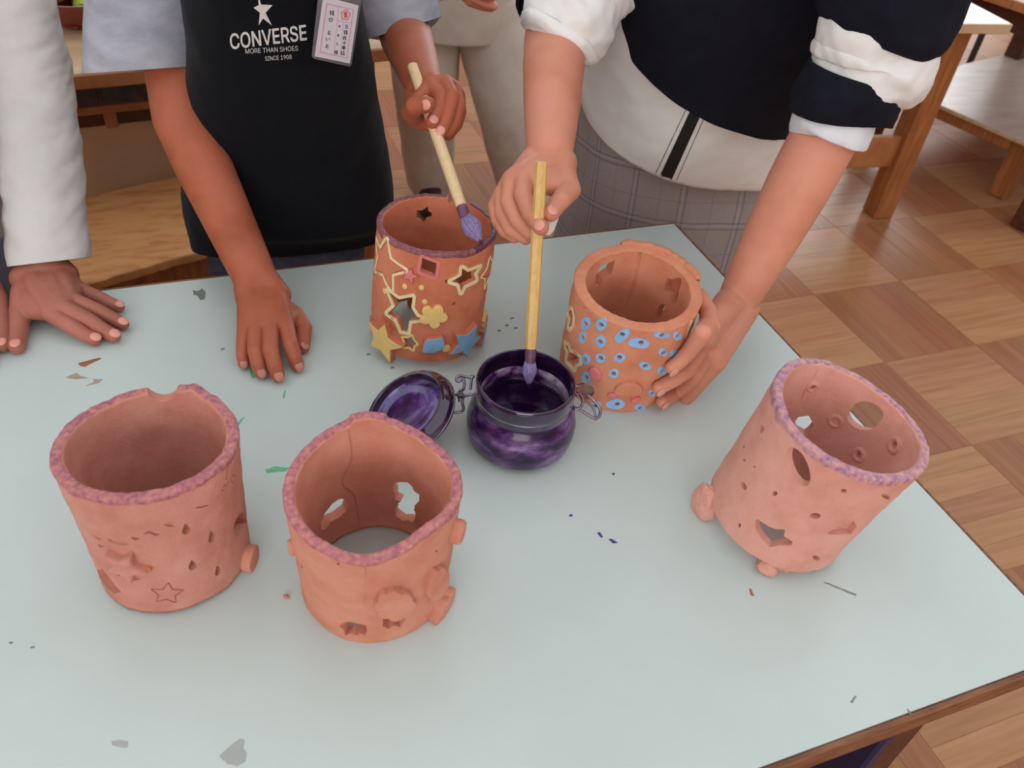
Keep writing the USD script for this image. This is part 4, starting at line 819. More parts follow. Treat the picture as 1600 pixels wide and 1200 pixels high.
# ================================================================== people
def tri_body(bones, edge=0.0035, it=14):
    mm = m3.Manifold.batch_boolean(bones, m3.OpType.Add).refine_to_length(edge)
    t = TM(mm); t.merge_vertices()
    v0 = np.asarray(t.vertices).copy(); trimesh.smoothing.filter_taubin(t, lamb=0.5, nu=0.52, iterations=it)
    v1 = np.asarray(t.vertices).copy(); bad = np.linalg.norm(v1 - v0, axis=1) > .0045; v1[bad] = v0[bad]; t.vertices = v1; return t
def chain(pts): return [blob(a, b) for a, b in zip(pts[:-1], pts[1:])]
NAILS = []
def hand(W, mcps, fingers, thumb, wr=(.020, .015), mr=.0088, palm=None, fr=None, palm_pt=None):
    """W wrist (two points across it), mcps four knuckles index..little, fingers four lists of [PIP, DIP, tip], thumb [base, knuckle, joint, tip]"""
    out = []
    w0, w1 = W
    wi = [w0 + (w1 - w0) * t for t in (.15, .4, .65, .9)]
    for k in range(3): out.append(blob((wi[k], wr[1]), (wi[k + 1], wr[1]), (mcps[k], mr), (mcps[k + 1], mr)))
    fr = fr or (.0084, .0087, .0082, .0072)
    for k in range(4):
        r = fr[k]; f = fingers[k]
        pts = [(mcps[k], mr)] + [(p, r * s) for p, s in zip(f, (1.0, .93, .86))]
        out += chain(pts)
    th = thumb
    out += chain([(th[0], .0140), (th[1], .0118), (th[2], .0100), (th[3], .0088)])
    out.append(blob((th[0], .0135), (th[1], .0105), (mcps[0], mr * .9))) if palm is None else None
    out.append(blob((wi[0], wr[1]), (th[0], .0135), (mcps[0] * .4 + wi[0] * .6, .012)))
    return out
def nail(tip, prev, up, r, mt, parent, w=1.0):
    d = unit(A_(tip) - A_(prev)); up = unit(A_(up) - d * (A_(up) @ d)); s = np.cross(d, up)
    m = trimesh.creation.icosphere(3, 1.0); v = np.asarray(m.vertices) * A_([r * .64 * w, r * .78, r * .26])
    c = A_(tip) + d * r * .22 + up * r * .74
    m.vertices = v @ np.stack([s, d, up], 0) + c
    obj('fingernail', m, mt, parent, smooth=True)
def head_parts(c, fwd, s=1.0):
    fwd = unit(fwd); up = unit(A_([0, 0, 1.0]) - fwd * fwd[2]); sd = np.cross(fwd, up)
    P = lambda f, u, l: c + s * (fwd * f + up * u + sd * l)
    b = [blob((P(-.015, .03, 0), .078 * s), (P(.008, .025, 0), .074 * s)), blob((P(.01, .01, .02), .062 * s), (P(.01, .01, -.02), .062 * s), (P(.035, -.06, 0), .034 * s), (P(.02, -.055, .018), .034 * s), (P(.02, -.055, -.018), .034 * s)),
         blob((P(.074, .012, 0), .006 * s), (P(.088, -.022, 0), .009 * s)), blob((P(.078, -.026, .009), .006 * s), (P(.078, -.026, -.009), .006 * s)),
         blob((P(.068, -.052, .015), .005 * s), (P(.074, -.050, 0), .0065 * s)), blob((P(.068, -.052, -.015), .005 * s), (P(.074, -.050, 0), .0065 * s))]
    for q in (-1, 1): b.append(blob((P(-.012, .02, q * .078), .012 * s), (P(-.008, -.012, q * .074), .009 * s)))
    return b, P
def finish_head(P, s, parent):
    for q in (-1, 1):
        for nm, f, r, mt in (('eye', .060, .0115, 'eye_white'), ('iris', .0688, .0046, 'eye_dark')):
            m = trimesh.creation.icosphere(2, r * s); obj(nm, xf(m, None, P(f, .012, q * .028)), mt, parent, smooth=True)
    m = trimesh.creation.icosphere(2, 1.0); m.vertices = np.asarray(m.vertices) * A_([.018, .006, .005]) * s + P(.0735, -.0525, 0); obj('mouth', m, 'lip', parent, smooth=True)
    hair = blob((P(-.022, .038, 0), .084 * s), (P(.012, .045, 0), .072 * s)) + blob((P(-.035, .01, .02), .068 * s), (P(-.035, .01, -.02), .068 * s), (P(-.035, -.03, 0), .05 * s))
    face = blob((P(.085, -.012, .03), .056 * s), (P(.085, -.012, -.03), .056 * s), (P(.11, -.08, 0), .05 * s))
    h = TM((hair - face).refine_to_length(.008)); v = np.asarray(h.vertices); h.vertices = v + .006 * (meshkit.fbm(v * A_([60, 60, 18]), 3, 2)[:, None] - .5) * unit(P(1, 0, 0) - P(0, 0, 0))
    obj('hair', h, 'hair', parent, smooth=60)
def cloth(rings, n=96, m=72, amp=0.004, fs=(22, 22, 9), seed=0, hem=True, closed=(True, True), extra=None, power=2.0):
    """rings: (centre, half width, half depth, across, tilt-normal); a loft whose open ends turn inwards like hems"""
    C = A_([r[0] for r in rings]); a = A_([r[1] for r in rings]); b = A_([r[2] for r in rings]); X = A_([unit(r[3]) for r in rings]); Nn = A_([unit(r[4]) for r in rings])
    t = np.r_[0, np.cumsum(np.linalg.norm(np.diff(C, axis=0), axis=1))]; s = np.linspace(0, t[-1], m)
    f = lambda y: CubicSpline(t, y)(s) if len(t) > 2 else np.stack([np.interp(s, t, y[:, k]) for k in range(y.shape[1])], 1) if y.ndim > 1 else np.interp(s, t, y)
    C, a, b, X, Nn = f(C), f(a), f(b), f(X), f(Nn)
    X /= np.linalg.norm(X, axis=1, keepdims=True); Yd = np.cross(Nn, X); Yd /= np.linalg.norm(Yd, axis=1, keepdims=True)
    th = np.linspace(0, 2 * np.pi, n + 1); c, sn = np.cos(th), np.sin(th)
    c = np.sign(c) * np.abs(c) ** (2 / power); sn = np.sign(sn) * np.abs(sn) ** (2 / power)
    V = C[:, None] + (a[:, None] * c)[..., None] * X[:, None] + (b[:, None] * sn)[..., None] * Yd[:, None]
    D = V - C[:, None]; D /= np.linalg.norm(D, axis=2, keepdims=True) + 1e-9
    q = V * A_(fs); q[:, -1] = q[:, 0]
    w = 2 * amp * (meshkit.fbm(q, 3, seed) - .5) + .5 * amp * (meshkit.fbm(q * 2.7, 3, seed + 4) - .5)
    if extra is not None: w = w + extra(s / t[-1], th)
    V = V + w[..., None] * D
    uv = np.stack(np.broadcast_arrays(th[None] * np.maximum(a, b).mean(), s[:, None]), -1)
    rows, uvs = [V], [uv]
    def fold(i, sgn):
        d = C[min(i + 1, m - 1)] - C[max(i - 1, 0)] if i else C[1] - C[0]; d = unit(d) * sgn
        R = V[i]; return [R * 1, C[i] + (R - C[i]) * .965 + d * .002, C[i] + (R - C[i]) * .93 - d * -.0 - d * .012 * -1 * -1]
    V2 = V.reshape(-1, 3); U2 = uv.reshape(-1, 2); N1 = n + 1; F = []
    def strip(i, j):
        for k in range(n): F.append([i * N1 + k, i * N1 + k + 1, j * N1 + k + 1]); F.append([i * N1 + k, j * N1 + k + 1, j * N1 + k])
    for i in range(m - 1): strip(i, i + 1)
    L = m
    for end, on in ((0, closed[0]), (m - 1, closed[1])):
        d = unit(C[1] - C[0]) if end == 0 else unit(C[-2] - C[-1])
        R = V[end]; prev = end
        for fac, off in ((.975, -.0012), (.945, .0015), (.93, .016)):
            r = C[end] + (R - C[end]) * fac + d * off
            V2 = np.vstack([V2, r]); U2 = np.vstack([U2, uv[end]])
            if end == 0: strip(L, prev)
            else: strip(prev, L)
            prev = L; L += 1
        if on:
            V2 = np.vstack([V2, C[end] + d * .018]); U2 = np.vstack([U2, uv[end][0]]); ci = len(V2) - 1
            for k in range(n): F.append([ci, prev * N1 + k + 1, prev * N1 + k] if end == 0 else [ci, prev * N1 + k, prev * N1 + k + 1])
            # the centre point is a row of its own width only at the very end
            if end == 0:
                V2 = np.vstack([V2, np.repeat(V2[-1:], N1 - 1, 0)]); U2 = np.vstack([U2, np.repeat(U2[-1:], N1 - 1, 0)]); L += 1
    return trimesh.Trimesh(V2, F, process=False), U2
def pring(l, r, Y, depth, tilt=(0, 0, 1)):
    """a ring of a garment from its left and right outline in the photograph, lying at the distance Y behind the table's far edge"""
    A, Bq = atY(*l, Y) if np.isscalar(Y) else atY(*l, Y[0]), atY(*r, Y) if np.isscalar(Y) else atY(*r, Y[1])
    return ((A + Bq) / 2, np.linalg.norm(Bq - A) / 2, depth, Bq - A, tilt)
def sleeve(pts, n=64, m=40, **k):
    """pts: (centre, radius across, radius deep)"""
    C = [A_(p[0]) for p in pts]; rings = []; md = unit(C[-1] - C[0]); ref = A_([0, 1.0, 0]) if abs(md[1]) < .75 else A_([0, 0, 1.0])
    for i, p in enumerate(pts):
        d = unit(C[min(i + 1, len(C) - 1)] - C[max(i - 1, 0)]); x = unit(np.cross(d, ref))
        if len(p) > 3: x = unit(x - A_(p[3]) * (x @ A_(p[3]))); d = A_(p[3]) * np.sign(A_(p[3]) @ d)
        rings.append((C[i], p[1], p[2], x, d))
    return cloth(rings, n, m, **k)
def lead(P, Q, t): return A_(P) + (A_(Q) - A_(P)) * t
def put(name, mu, mt, parent, label=None, smooth=True):
    m, uv = mu
    if m.volume < 0: m = trimesh.Trimesh(m.vertices, np.asarray(m.faces)[:, ::-1], process=False)
    return obj(name, m, mt, parent, smooth=smooth, uv=uv, label=label)
def shoes(parent, L, R, fwd, mt='shoe_dark'):
    fwd = unit(fwd); sd = A_([fwd[1], -fwd[0], 0])
    for P in (L, R):
        P = A_([P[0], P[1], 0.0])
        m = blob((P + A_([0, 0, .03]), .03), (P - fwd * .04 + A_([0, 0, .032]), .032), (P + fwd * .11 + A_([0, 0, .024]), .024), (P + fwd * .10 + sd * .014 + A_([0, 0, .022]), .022), (P + A_([0, 0, .07]), .034))
        m = m.trim_by_plane((0, 0, 1), 0.0005)
        obj('shoe', TM(m.refine_to_length(.012)), mt, parent, smooth=60)
def legs(parent, hip, hw, feet, mt, r=(.085, .07, .055), hem_z=.06, uvmat=None, amp=.004, seed=3, lower=None):
    out = []
    for s_, f in zip((-1, 1), feet):
        top = A_(hip) + A_([s_ * hw, 0, 0]); f = A_([f[0], f[1], hem_z])
        kn = (top + f) / 2 + A_([0, -.03, 0])
        out.append(put('trouser_leg', sleeve([(top + A_([0, 0, .02]), r[0], r[0]), (lead(top, kn, .5), r[0] * .97, r[0] * .97), (kn, r[1], r[1]), (lead(kn, f, .5), (r[1] + r[2]) / 2, (r[1] + r[2]) / 2), (f, r[2], r[2])], amp=amp, seed=seed + s_), mt, parent))
    return out

# ---------------- person B: black T-shirt with grey sleeves
hipB = pring((318, 470), (585, 440), .135, .088)[0] + A_([0, .01, -.02])
torsoB = [pring((297, 388), (606, 364), .13, .092, (0, .34, 1)), pring((289, 350), (610, 338), .126, .093, (0, .2, 1)), pring((284, 320), (612, 315), .12, .094), pring((284, 230), (598, 225), .105, .092), pring((288, 130), (582, 125), .085, .092), pring((286, 40), (566, 30), .06, .09), pring((272, -60), (566, -70), .035, .085), pring((262, -160), (590, -172), .02, .072), pring((330, -250), (530, -262), .01, .055)]
BO = A_([torsoB[1][0][0], .14, 0])
pB = thing('person', 'person in black T-shirt with grey sleeves, one hand flat on the table, the other painting', 'person', BO)
Bs = torsoB[7][0]
# right arm (left in the picture), hand flat on the table
W = atZ(407, 452, TZ + .034); El = near(284, 186, W, .225); ShR = near(246, -95, El, .215)
z32p = lambda x, y: (x / 3.2, 360 + y / 3.2)
HZ = lambda x, y, h: atZ(*z32p(x, y), TZ + h)
w0 = HZ(1385, 325, .036); w1 = HZ(1248, 340, .036)
mB = [HZ(1425, 462, .030), HZ(1350, 478, .032), HZ(1280, 484, .031), HZ(1228, 490, .026)]
fB = [[HZ(1452, 575, .024), HZ(1475, 640, .015), HZ(1487, 672, .0085)], [HZ(1352, 600, .026), HZ(1375, 680, .016), HZ(1388, 722, .0085)], [HZ(1276, 600, .024), HZ(1290, 670, .015), HZ(1302, 706, .0085)], [HZ(1215, 575, .020), HZ(1214, 630, .013), HZ(1219, 662, .0075)]]
thB = [HZ(1400, 390, .024), HZ(1470, 425, .020), HZ(1518, 490, .014), HZ(1512, 580, .0085)]
bones = hand((w0, w1), mB, fB, thB, wr=(.02, .0175), fr=(.0088, .0090, .0086, .0076), mr=.0098)
bones += chain([(W, .0250), (lead(W, El, .35), .0290), (lead(W, El, .72), .0335), (El, .0335), (lead(El, ShR, .35), .0355), (lead(El, ShR, .75), .040), (ShR, .044)])
bones += [blob((w0, .0165), (w1, .0165), (lead(W, El, .12), .0225))]
# left arm (right in the picture) holding the brush
bd = unit(BE - BT); z53 = lambda x, y: (560 + x / 5.333, y / 5.333)
Dg = dist(near(672, 168, BT, .175))               # distance of the grip from the camera
G = lambda x, y, d=0.0: atD(*z53(x, y), Dg + d)
WB = G(555, 735, .060); ElB = near(628, 40, WB, .19); ShL = near(590, -110, ElB, .20)
mL = [G(600, 705, .032), G(715, 690, .034), G(785, 735, .042), G(822, 800, .052)]
fL = [[G(690, 800, .015), G(668, 930, .004), G(618, 1015, -.010)], [G(775, 800, .012), G(738, 975, .002), G(682, 1095, -.008)], [G(832, 880, .024), G(798, 1020, .016), G(738, 1110, .010)], [G(848, 930, .040), G(818, 1040, .034), G(750, 1125, .030)]]
thL = [G(470, 960, .038), G(440, 930, .016), G(468, 885, -.008), G(575, 872, -.018)]
bones += hand((G(470, 820, .06), G(640, 720, .066)), mL, fL, thL, wr=(.02, .016), fr=(.0088, .0088, .0084, .0074), mr=.0098)
bones += [blob((G(470, 960, .040), .0150), (G(600, 1010, .040), .012), (mL[3], .010), (G(640, 860, .046), .013))]
bones += chain([(WB, .0215), (lead(WB, ElB, .45), .029), (lead(WB, ElB, .8), .034), (ElB, .034), (lead(ElB, ShL, .4), .035), (ShL, .042)])
nk = lead(ShR, ShL, .5) + A_([0, .0, .035]); hc = nk + A_([.0, -.055, .155])
for a_, b_ in ((ShR, ShL),): bones += [blob((a_, .044), (nk, .05)), blob((b_, .042), (nk, .05)), blob((nk, .05), (torsoB[4][0], .075)), blob((torsoB[4][0], .070), (torsoB[1][0] + A_([0, .015, 0]), .062))]
bones.append(blob((nk, .042), (hc + A_([0, .02, -.05]), .045)))
hb, PH = head_parts(hc, (.15, -.72, -.6)); bones += hb
obj('body', tri_body(bones), 'skin_tan', pB, smooth=True)
finish_head(PH, 1.0, pB)
for k in range(4): nail(fB[k][2], fB[k][1], (0, -.25, 1.0), (.0082, .0084, .0080, .0070)[k], 'nail_tan', pB)
nail(thB[3], thB[2], (.45, -.35, .8), .0085, 'nail_tan', pB)
for k in (0, 1): nail(fL[k][2], fL[k][1], CAM - fL[k][2], .0082, 'nail', pB)
nail(thL[3], thL[2], CAM - thL[3] + A_([.15, 0, 0]), .0088, 'nail', pB)
def foldsB(t, th):
    T, A2 = np.meshgrid(t, th, indexing='ij'); return .004 * np.sin(A2 * 3 + T * 5) * (T < .6) * np.sin(np.pi * np.clip(T / .6, 0, 1))
shirtB = put('t_shirt', cloth(torsoB, 128, 110, amp=.0045, fs=(16, 16, 10), seed=5, extra=foldsB, power=2.3), 'black_cotton', pB)
SO = atD(226, 108, dist(lead(El, ShR, .33)) + .004); SO1 = atD(238, 20, dist(lead(El, ShR, .68)) + .012)
put('sleeve', sleeve([(lead(ShR, Bs, .25) + A_([0, 0, .012]), .070, .066), (ShR + A_([.002, 0, .0]), .072, .068), (SO1, .074, .066), (SO, .0690, .064, unit(np.cross(ray(226, 108), [1.0, .08, 0])))], amp=.0045, fs=(20, 20, 14), seed=8, closed=(True, False)), 'grey_melange', shirtB, label='grey melange sleeve hanging open above the elbow')
SOL = atD(629, 44, dist(ElB) - .014)
put('sleeve', sleeve([(lead(ShL, Bs, .3) + A_([0, 0, .012]), .066, .062), (ShL + A_([.004, 0, .004]), .068, .062), (lead(ShL, SOL, .6), .062, .060), (SOL, .056, .054, unit(np.cross(ray(629, 44), RM[0] - .30 * RM[1])))], amp=.006, fs=(20, 20, 14), seed=12, closed=(True, False)), 'grey_melange', shirtB, label='grey melange sleeve, bunched')
put('shorts', cloth([(hipB + A_([0, 0, -.14]), .118, .10, (1, 0, 0), (0, 0, 1)), (hipB + A_([0, 0, -.06]), .122, .098, (1, 0, 0), (0, 0, 1)), (hipB + A_([0, -.010, .03]), .116, .090, (1, 0, 0), (0, 0, 1)), (hipB + A_([0, -.012, .085]), .114, .090, (1, 0, 0), (0, 0, 1)), (hipB + A_([0, -.012, .145]), .106, .083, (1, 0, 0), (0, 0, 1))], 96, 40, amp=.004, seed=4), 'denim_grey', pB)
feetB = [(hipB[0] - .09, .20), (hipB[0] + .09, .21)]
legs(pB, hipB + A_([0, 0, -.13]), .058, feetB, 'denim_grey', r=(.066, .056, .05))
shoes(pB, feetB[0], feetB[1], (0, -1, 0))
# print on the chest, and the name card hanging in front of it
shB = cloth(torsoB, 128, 110, amp=.0045, fs=(16, 16, 10), seed=5, extra=foldsB, power=2.3)[0]
def print_on(mesh, tm, to_px, mt, parent, name, label=None, lift=.0006):
    tm = tm.copy(); tm.merge_vertices(); v, f = trimesh.remesh.subdivide_to_size(np.asarray(tm.vertices), np.asarray(tm.faces), tm.extents[:2].max() / 6, max_iter=4) if len(tm.vertices) < 200 else (np.asarray(tm.vertices), np.asarray(tm.faces))
    z = v[:, 2]; z = (z - z.min()) / (np.ptp(z) + 1e-9)
    key, inv = np.unique(np.round(v[:, :2], 6), axis=0, return_inverse=True)
    P = []
    for p, nrm, _, _ in hits(mesh, [to_px(*k) for k in key]): P.append((np.full(3, np.nan) if p is None else p))
    P = A_(P)[inv.ravel()]
    d = CAM - P; d /= np.linalg.norm(d, axis=1, keepdims=True)
    X = P + d * (z * lift * 1.5 - lift * .5)[:, None]
    ok = ~np.isnan(X).any(1)[f].any(1)
    r = trimesh.Trimesh(X, f[ok], process=False); r.merge_vertices()
    return obj(name, r, mt, parent, smooth=False, label=label)
def text_px(txt, x0, y0, x1, y1, h, bold=True, skew=0.0, nx=None):
    tm = meshkit.text_mesh(txt, 1.0, 0.1, bold); w = tm.bounds[1][0]
    ux, uy = (x1 - x0) / w, (y1 - y0) / w
    return tm, (lambda x, y: (x0 + ux * x + (nx or 0) * y, y0 + uy * x - h * y))
for txt, a in (('CONVERSE', (359, 77, 480, 62, 23, True)), ('MORE THAN SHOES', (383, 84, 466, 79, 7.4, False)), ('SINCE 1908', (414, 95, 456, 92, 6.6, False))):
    tm, to = text_px(txt, *a[:5], bold=a[5], nx=-2.2 if txt == 'CONVERSE' else -.6)
    print_on(shB, tm, to, 'print_white', shirtB, 'chest_lettering')
st5 = Polygon([(403, -10), (408, 7), (426, 8), (415, 20), (425, 40), (411, 29), (404, 40), (406, 20), (396, 12), (404, 8)])
tm = trimesh.creation.extrude_polygon(st5.segmentize(3), 0.1, engine='earcut')
print_on(shB, tm, lambda x, y: (x, y), 'print_white', shirtB, 'chest_star')
hq = [q[0] for q in hits(shB, [(500, 10), (555, 10), (525, 95), (525, 50)])]
cn = unit(np.cross(hq[1] - hq[0], hq[2] - hq[0])); cn = cn * np.sign(cn @ (CAM - hq[0])); cn = unit(cn + .25 * unit(CAM - hq[0])); cp_ = hq[3] + cn * .012
card = thing('name_card', 'white name card with pink border in a clear sleeve on the black shirt', 'name card', onplane(518, 96, cp_, cn))
def flat(pxs, t0, t1, mt, name, parent, label=None):
    P = A_([onplane(x, y, cp_, cn) for x, y in pxs]); ux = unit(P[1] - P[0]); uy = np.cross(cn, ux); c0_ = P[0]
    q = Polygon([((p - c0_) @ ux, (p - c0_) @ uy) for p in P]); m = trimesh.creation.extrude_polygon(q, t1 - t0, engine='earcut')
    v = np.asarray(m.vertices); m.vertices = c0_ + v[:, :1] * ux + v[:, 1:2] * uy + (v[:, 2:] + t0) * cn; return obj(name, m, mt, parent, smooth=False, label=label)
cz = lambda x, y: (460 + x / 11.43, y / 11.43)
flat([(499, -14), (562, -2), (565, 0), (549, 102), (546, 104), (491, 92), (488, 89)], -.0012, .0, 'clear_sleeve', 'card_sleeve', card)
flat([cz(515, -70), cz(1140, 95), cz(985, 1130), cz(362, 1005)], 0.0, .0006, 'card_white', 'card', card)
fr_o = [cz(560, 50), cz(1055, 160), cz(935, 1045), cz(440, 930)]; fr_i = [cz(580, 72), cz(1035, 172), cz(922, 1025), cz(460, 915)]
for k in range(4): flat([fr_o[k], fr_o[(k + 1) % 4], fr_i[(k + 1) % 4], fr_i[k]], .0005, .0008, 'card_pink', 'border_line', card)
for a, b in (((780, 110), (690, 985)), ((760, 355), (1010, 405)), ((860, 380), (810, 960))): flat([cz(a[0], a[1]), cz(a[0] + 8, a[1]), cz(b[0] + 8, b[1]), cz(b[0], b[1])] if abs(a[1] - b[1]) > 100 else [cz(*a), cz(*b), cz(b[0], b[1] + 8), cz(a[0], a[1] + 8)], .0005, .0008, 'card_pink', 'border_line', card)
pent = [(905 + 92 * math.sin(k * 2 * math.pi / 5 + .15), 262 - 105 * math.cos(k * 2 * math.pi / 5 + .15)) for k in range(5)]; pin = [(905 + (x - 905) * .86, 262 + (y - 262) * .86) for x, y in pent]
for k in range(5): flat([cz(*pent[k]), cz(*pent[(k + 1) % 5]), cz(*pin[(k + 1) % 5]), cz(*pin[k])], .0005, .0009, 'card_red', 'emblem', card)
flat([cz(870, 215), cz(930, 205), cz(940, 300), cz(885, 320)], .0005, .0009, 'card_red', 'emblem', card)
def strokes(cx, cy, s, segs):
    for x0, y0, x1, y1 in segs:
        a, b = A_([cx + x0 * s, cy + y0 * s]), A_([cx + x1 * s, cy + y1 * s]); d = unit(b - a); n_ = A_([-d[1], d[0]]) * 5.5
        flat([cz(*(a + n_)), cz(*(a - n_)), cz(*(b - n_)), cz(*(b + n_))], .0005, .0009, 'ink', 'written_mark', card)
box = [(-.4, -.35, .4, -.35), (.4, -.35, .36, .38), (.36, .38, -.36, .38), (-.36, .38, -.4, -.35)]
san = [(-.35, -.4, .35, -.4), (-.28, 0, .28, 0), (-.45, .42, .45, .42)]
dense = [(-.45, -.35, -.1, -.35), (-.28, -.5, -.28, .5), (-.45, 0, -.1, .05), (.0, -.45, .45, -.42), (.05, -.15, .42, -.15), (0, .12, .48, .12), (.22, -.45, .22, .45), (.02, .42, .46, .42)]
north = [(-.25, -.45, -.25, .45), (-.48, -.05, -.25, -.1), (-.48, .35, -.25, .25), (.1, -.45, .1, .35), (.1, .38, .45, .38), (.42, -.2, .1, .0)]
small = [(0, -.45, 0, .42), (-.25, -.1, -.42, .25), (.25, -.1, .42, .25)]
gaku = [(-.3, -.48, -.2, -.3), (.02, -.5, .02, -.32), (.3, -.48, .2, -.3), (-.45, -.22, .45, -.22), (-.25, 0, .25, 0), (.05, 0, .02, .48), (-.45, .18, .45, .18)]
koh = [(-.45, -.2, -.1, -.2), (-.28, -.5, -.28, .5), (-.28, 0, -.45, .25), (.0, -.3, .48, -.3), (.22, -.5, .22, -.3), (.05, .0, .42, .48), (.42, .0, .0, .48)]
to_ = [(-.1, -.45, .0, 0), (.35, -.2, -.3, .15), (-.3, .15, -.2, .4), (-.2, .4, .35, .42)]
ii_ = [(-.4, -.3, -.35, .2), (-.35, .2, -.22, .3), (.28, -.25, .4, .15)]
for ch_k, (x, y, s) in ((dense, (662, 228, 82)), (box, (642, 348, 70)), (to_, (612, 575, 74)), (ii_, (592, 695, 74)), (to_, (575, 815, 74)), (to_, (798, 462, 40)), (to_, (775, 622, 44)), ([(0, -.5, -.05, .5)], (757, 780, 50)), (dense, (735, 930, 62)), (san, (925, 470, 66)), (dense, (908, 575, 74)), (north, (892, 672, 74)), (small, (885, 760, 66)), (gaku, (872, 850, 72)), (koh, (856, 945, 76))): strokes(x, y, s, ch_k)

# ---------------- person A: white long sleeve, at the left edge
z32A = lambda x, y, h: atZ(x / 3.2, 360 + y / 3.2, TZ + h)
wa0, wa1 = z32A(125, 240, .032), z32A(320, 225, .030)
mA = [z32A(245, 412, .026), z32A(315, 385, .029), z32A(352, 345, .028), z32A(380, 290, .023)]
fA = [[z32A(360, 482, .017), z32A(430, 524, .011), z32A(474, 545, .0085)], [z32A(445, 450, .018), z32A(520, 500, .012), z32A(568, 526, .0085)], [z32A(495, 405, .017), z32A(570, 445, .011), z32A(612, 466, .0085)], [z32A(490, 332, .014), z32A(555, 364, .010), z32A(594, 380, .0078)]]
thA = [z32A(120, 310, .024), z32A(102, 400, .016), z32A(95, 500, .011), z32A(85, 578, .0092)]
WA = lead(wa0, wa1, .5) + A_([0, .012, .008])
ElA = near(52, 170, WA, .20); SA = near(-35, -150, ElA, .24)
bones = hand((wa0, wa1), mA, fA, thA, wr=(.02, .0165), fr=(.0086, .0090, .0086, .0076), mr=.0096)
bones += [blob((wa0, .0165), (wa1, .0165), (WA, .024))] + chain([(WA, .024), (lead(WA, ElA, .5), .030), (ElA, .033), (SA, .042)])
pAo = A_([SA[0] - .20, .17, 0.0])
SA2 = A_([SA[0] - .34, SA[1] + .02, SA[2]])
WA2 = atZ(-42, 425, TZ + .036); ElA2 = WA2 + A_([-.04, .09, .17]); 
m2 = [atZ(-22, 478, TZ + .027), atZ(-48, 486, TZ + .029), atZ(-72, 484, TZ + .028), atZ(-92, 474, TZ + .024)]
f2 = [[atZ(-22, 520, TZ + .02), atZ(-22, 550, TZ + .012), atZ(-24, 566, TZ + .0085)], [atZ(-54, 535, TZ + .02), atZ(-58, 570, TZ + .012), atZ(-60, 588, TZ + .0085)], [atZ(-84, 530, TZ + .02), atZ(-92, 562, TZ + .012), atZ(-96, 578, TZ + .0085)], [atZ(-112, 510, TZ + .016), atZ(-122, 534, TZ + .010), atZ(-128, 546, TZ + .0078)]]
t2_ = [atZ(-22, 440, TZ + .026), atZ(-4, 470, TZ + .018), atZ(2, 510, TZ + .012), atZ(3, 538, TZ + .009)]
bones += hand((atZ(-24, 430, TZ + .036), atZ(-66, 428, TZ + .036)), m2, f2, t2_, wr=(.02, .0165))
bones += chain([(WA2, .024), (ElA2, .032), (SA2, .042)])
nk = lead(SA, SA2, .5) + A_([0, .01, .03]); hc = nk + A_([.02, -.03, .16])
bones += [blob((SA, .042), (nk, .05)), blob((SA2, .042), (nk, .05)), blob((nk, .05), (pAo + A_([0, .02, .70]), .09)), blob((nk, .042), (hc + A_([0, .02, -.05]), .045))]
hb, PH = head_parts(hc, (.35, -.75, -.5)); bones += hb
pA = thing('person', 'person in white long sleeves with both hands on the table at left edge', 'person', pAo)
obj('body', tri_body(bones), 'skin_brown', pA, smooth=True); finish_head(PH, 1.0, pA)
for k in range(4): nail(fA[k][2], fA[k][1], (0, -.2, 1.0), (.0086, .0088, .0084, .0074)[k], 'nail', pA)
nail(thA[3], thA[2], (0, -.1, 1.0), .0092, 'nail', pA); nail(t2_[3], t2_[2], (0.1, -.2, 1.0), .009, 'nail', pA)
cuffc = lead(atY(24, 414, -.035), atY(136, 412, -.03), .5)
tor = [(pAo + A_([0, .02, .56]), .165, .105, (1, 0, 0), (0, 0, 1)), (pAo + A_([0, .02, .72]), .165, .11, (1, 0, 0), (0, 0, 1)), (pAo + A_([0, .01, .90]), .17, .105, (1, 0, 0), (0, 0, 1)), (lead(SA, SA2, .5) + A_([0, .01, .0]), .17, .085, (1, 0, 0), (0, 0, 1)), (nk + A_([0, 0, .02]), .06, .055, (1, 0, 0), (0, 0, 1))]
shA = put('shirt', cloth(tor, 96, 60, amp=.006, seed=21), 'cream_cotton', pA)
put('sleeve', sleeve([(SA + A_([-.03, 0, .02]), .062, .060), (SA, .060, .058), (atD(13, -20, dist(lead(ElA, SA, .55))), .0515, .052), (atD(42, 110, dist(lead(ElA, SA, .2))), .0485, .048), (atD(60, 215, dist(lead(WA, ElA, .75))), .047, .046), (atD(71, 325, dist(lead(WA, ElA, .36))), .0455, .044), (atD(79, 408, dist(lead(WA, ElA, .06))), .0445, .040, unit(np.cross(ray(79, 408), [1.0, .02, 0])))], 80, 110, amp=.0060, fs=(14, 14, 40), seed=23, closed=(True, False)), 'cream_cotton', shA, label='off-white long sleeve reaching the hand on the table')
put('sleeve', sleeve([(SA2 + A_([.03, 0, .02]), .062, .060), (SA2, .058, .056), (lead(SA2, ElA2, .6), .052, .05), (ElA2, .05, .05), (lead(ElA2, WA2, .55), .046, .044), (lead(ElA2, WA2, .86), .041, .039)], 80, 70, amp=.0045, fs=(18, 18, 30), seed=25, closed=(True, False)), 'cream_cotton', shA)
put('trousers', cloth([(pAo + A_([.02, .02, .40]), .150, .10, (1, 0, 0), (0, 0, 1)), (pAo + A_([.02, .02, .52]), .150, .105, (1, 0, 0), (0, 0, 1)), (pAo + A_([0.02, .02, .63]), .145, .10, (1, 0, 0), (0, 0, 1))], 80, 30, amp=.004, seed=27), 'blue_grey_cloth', pA)
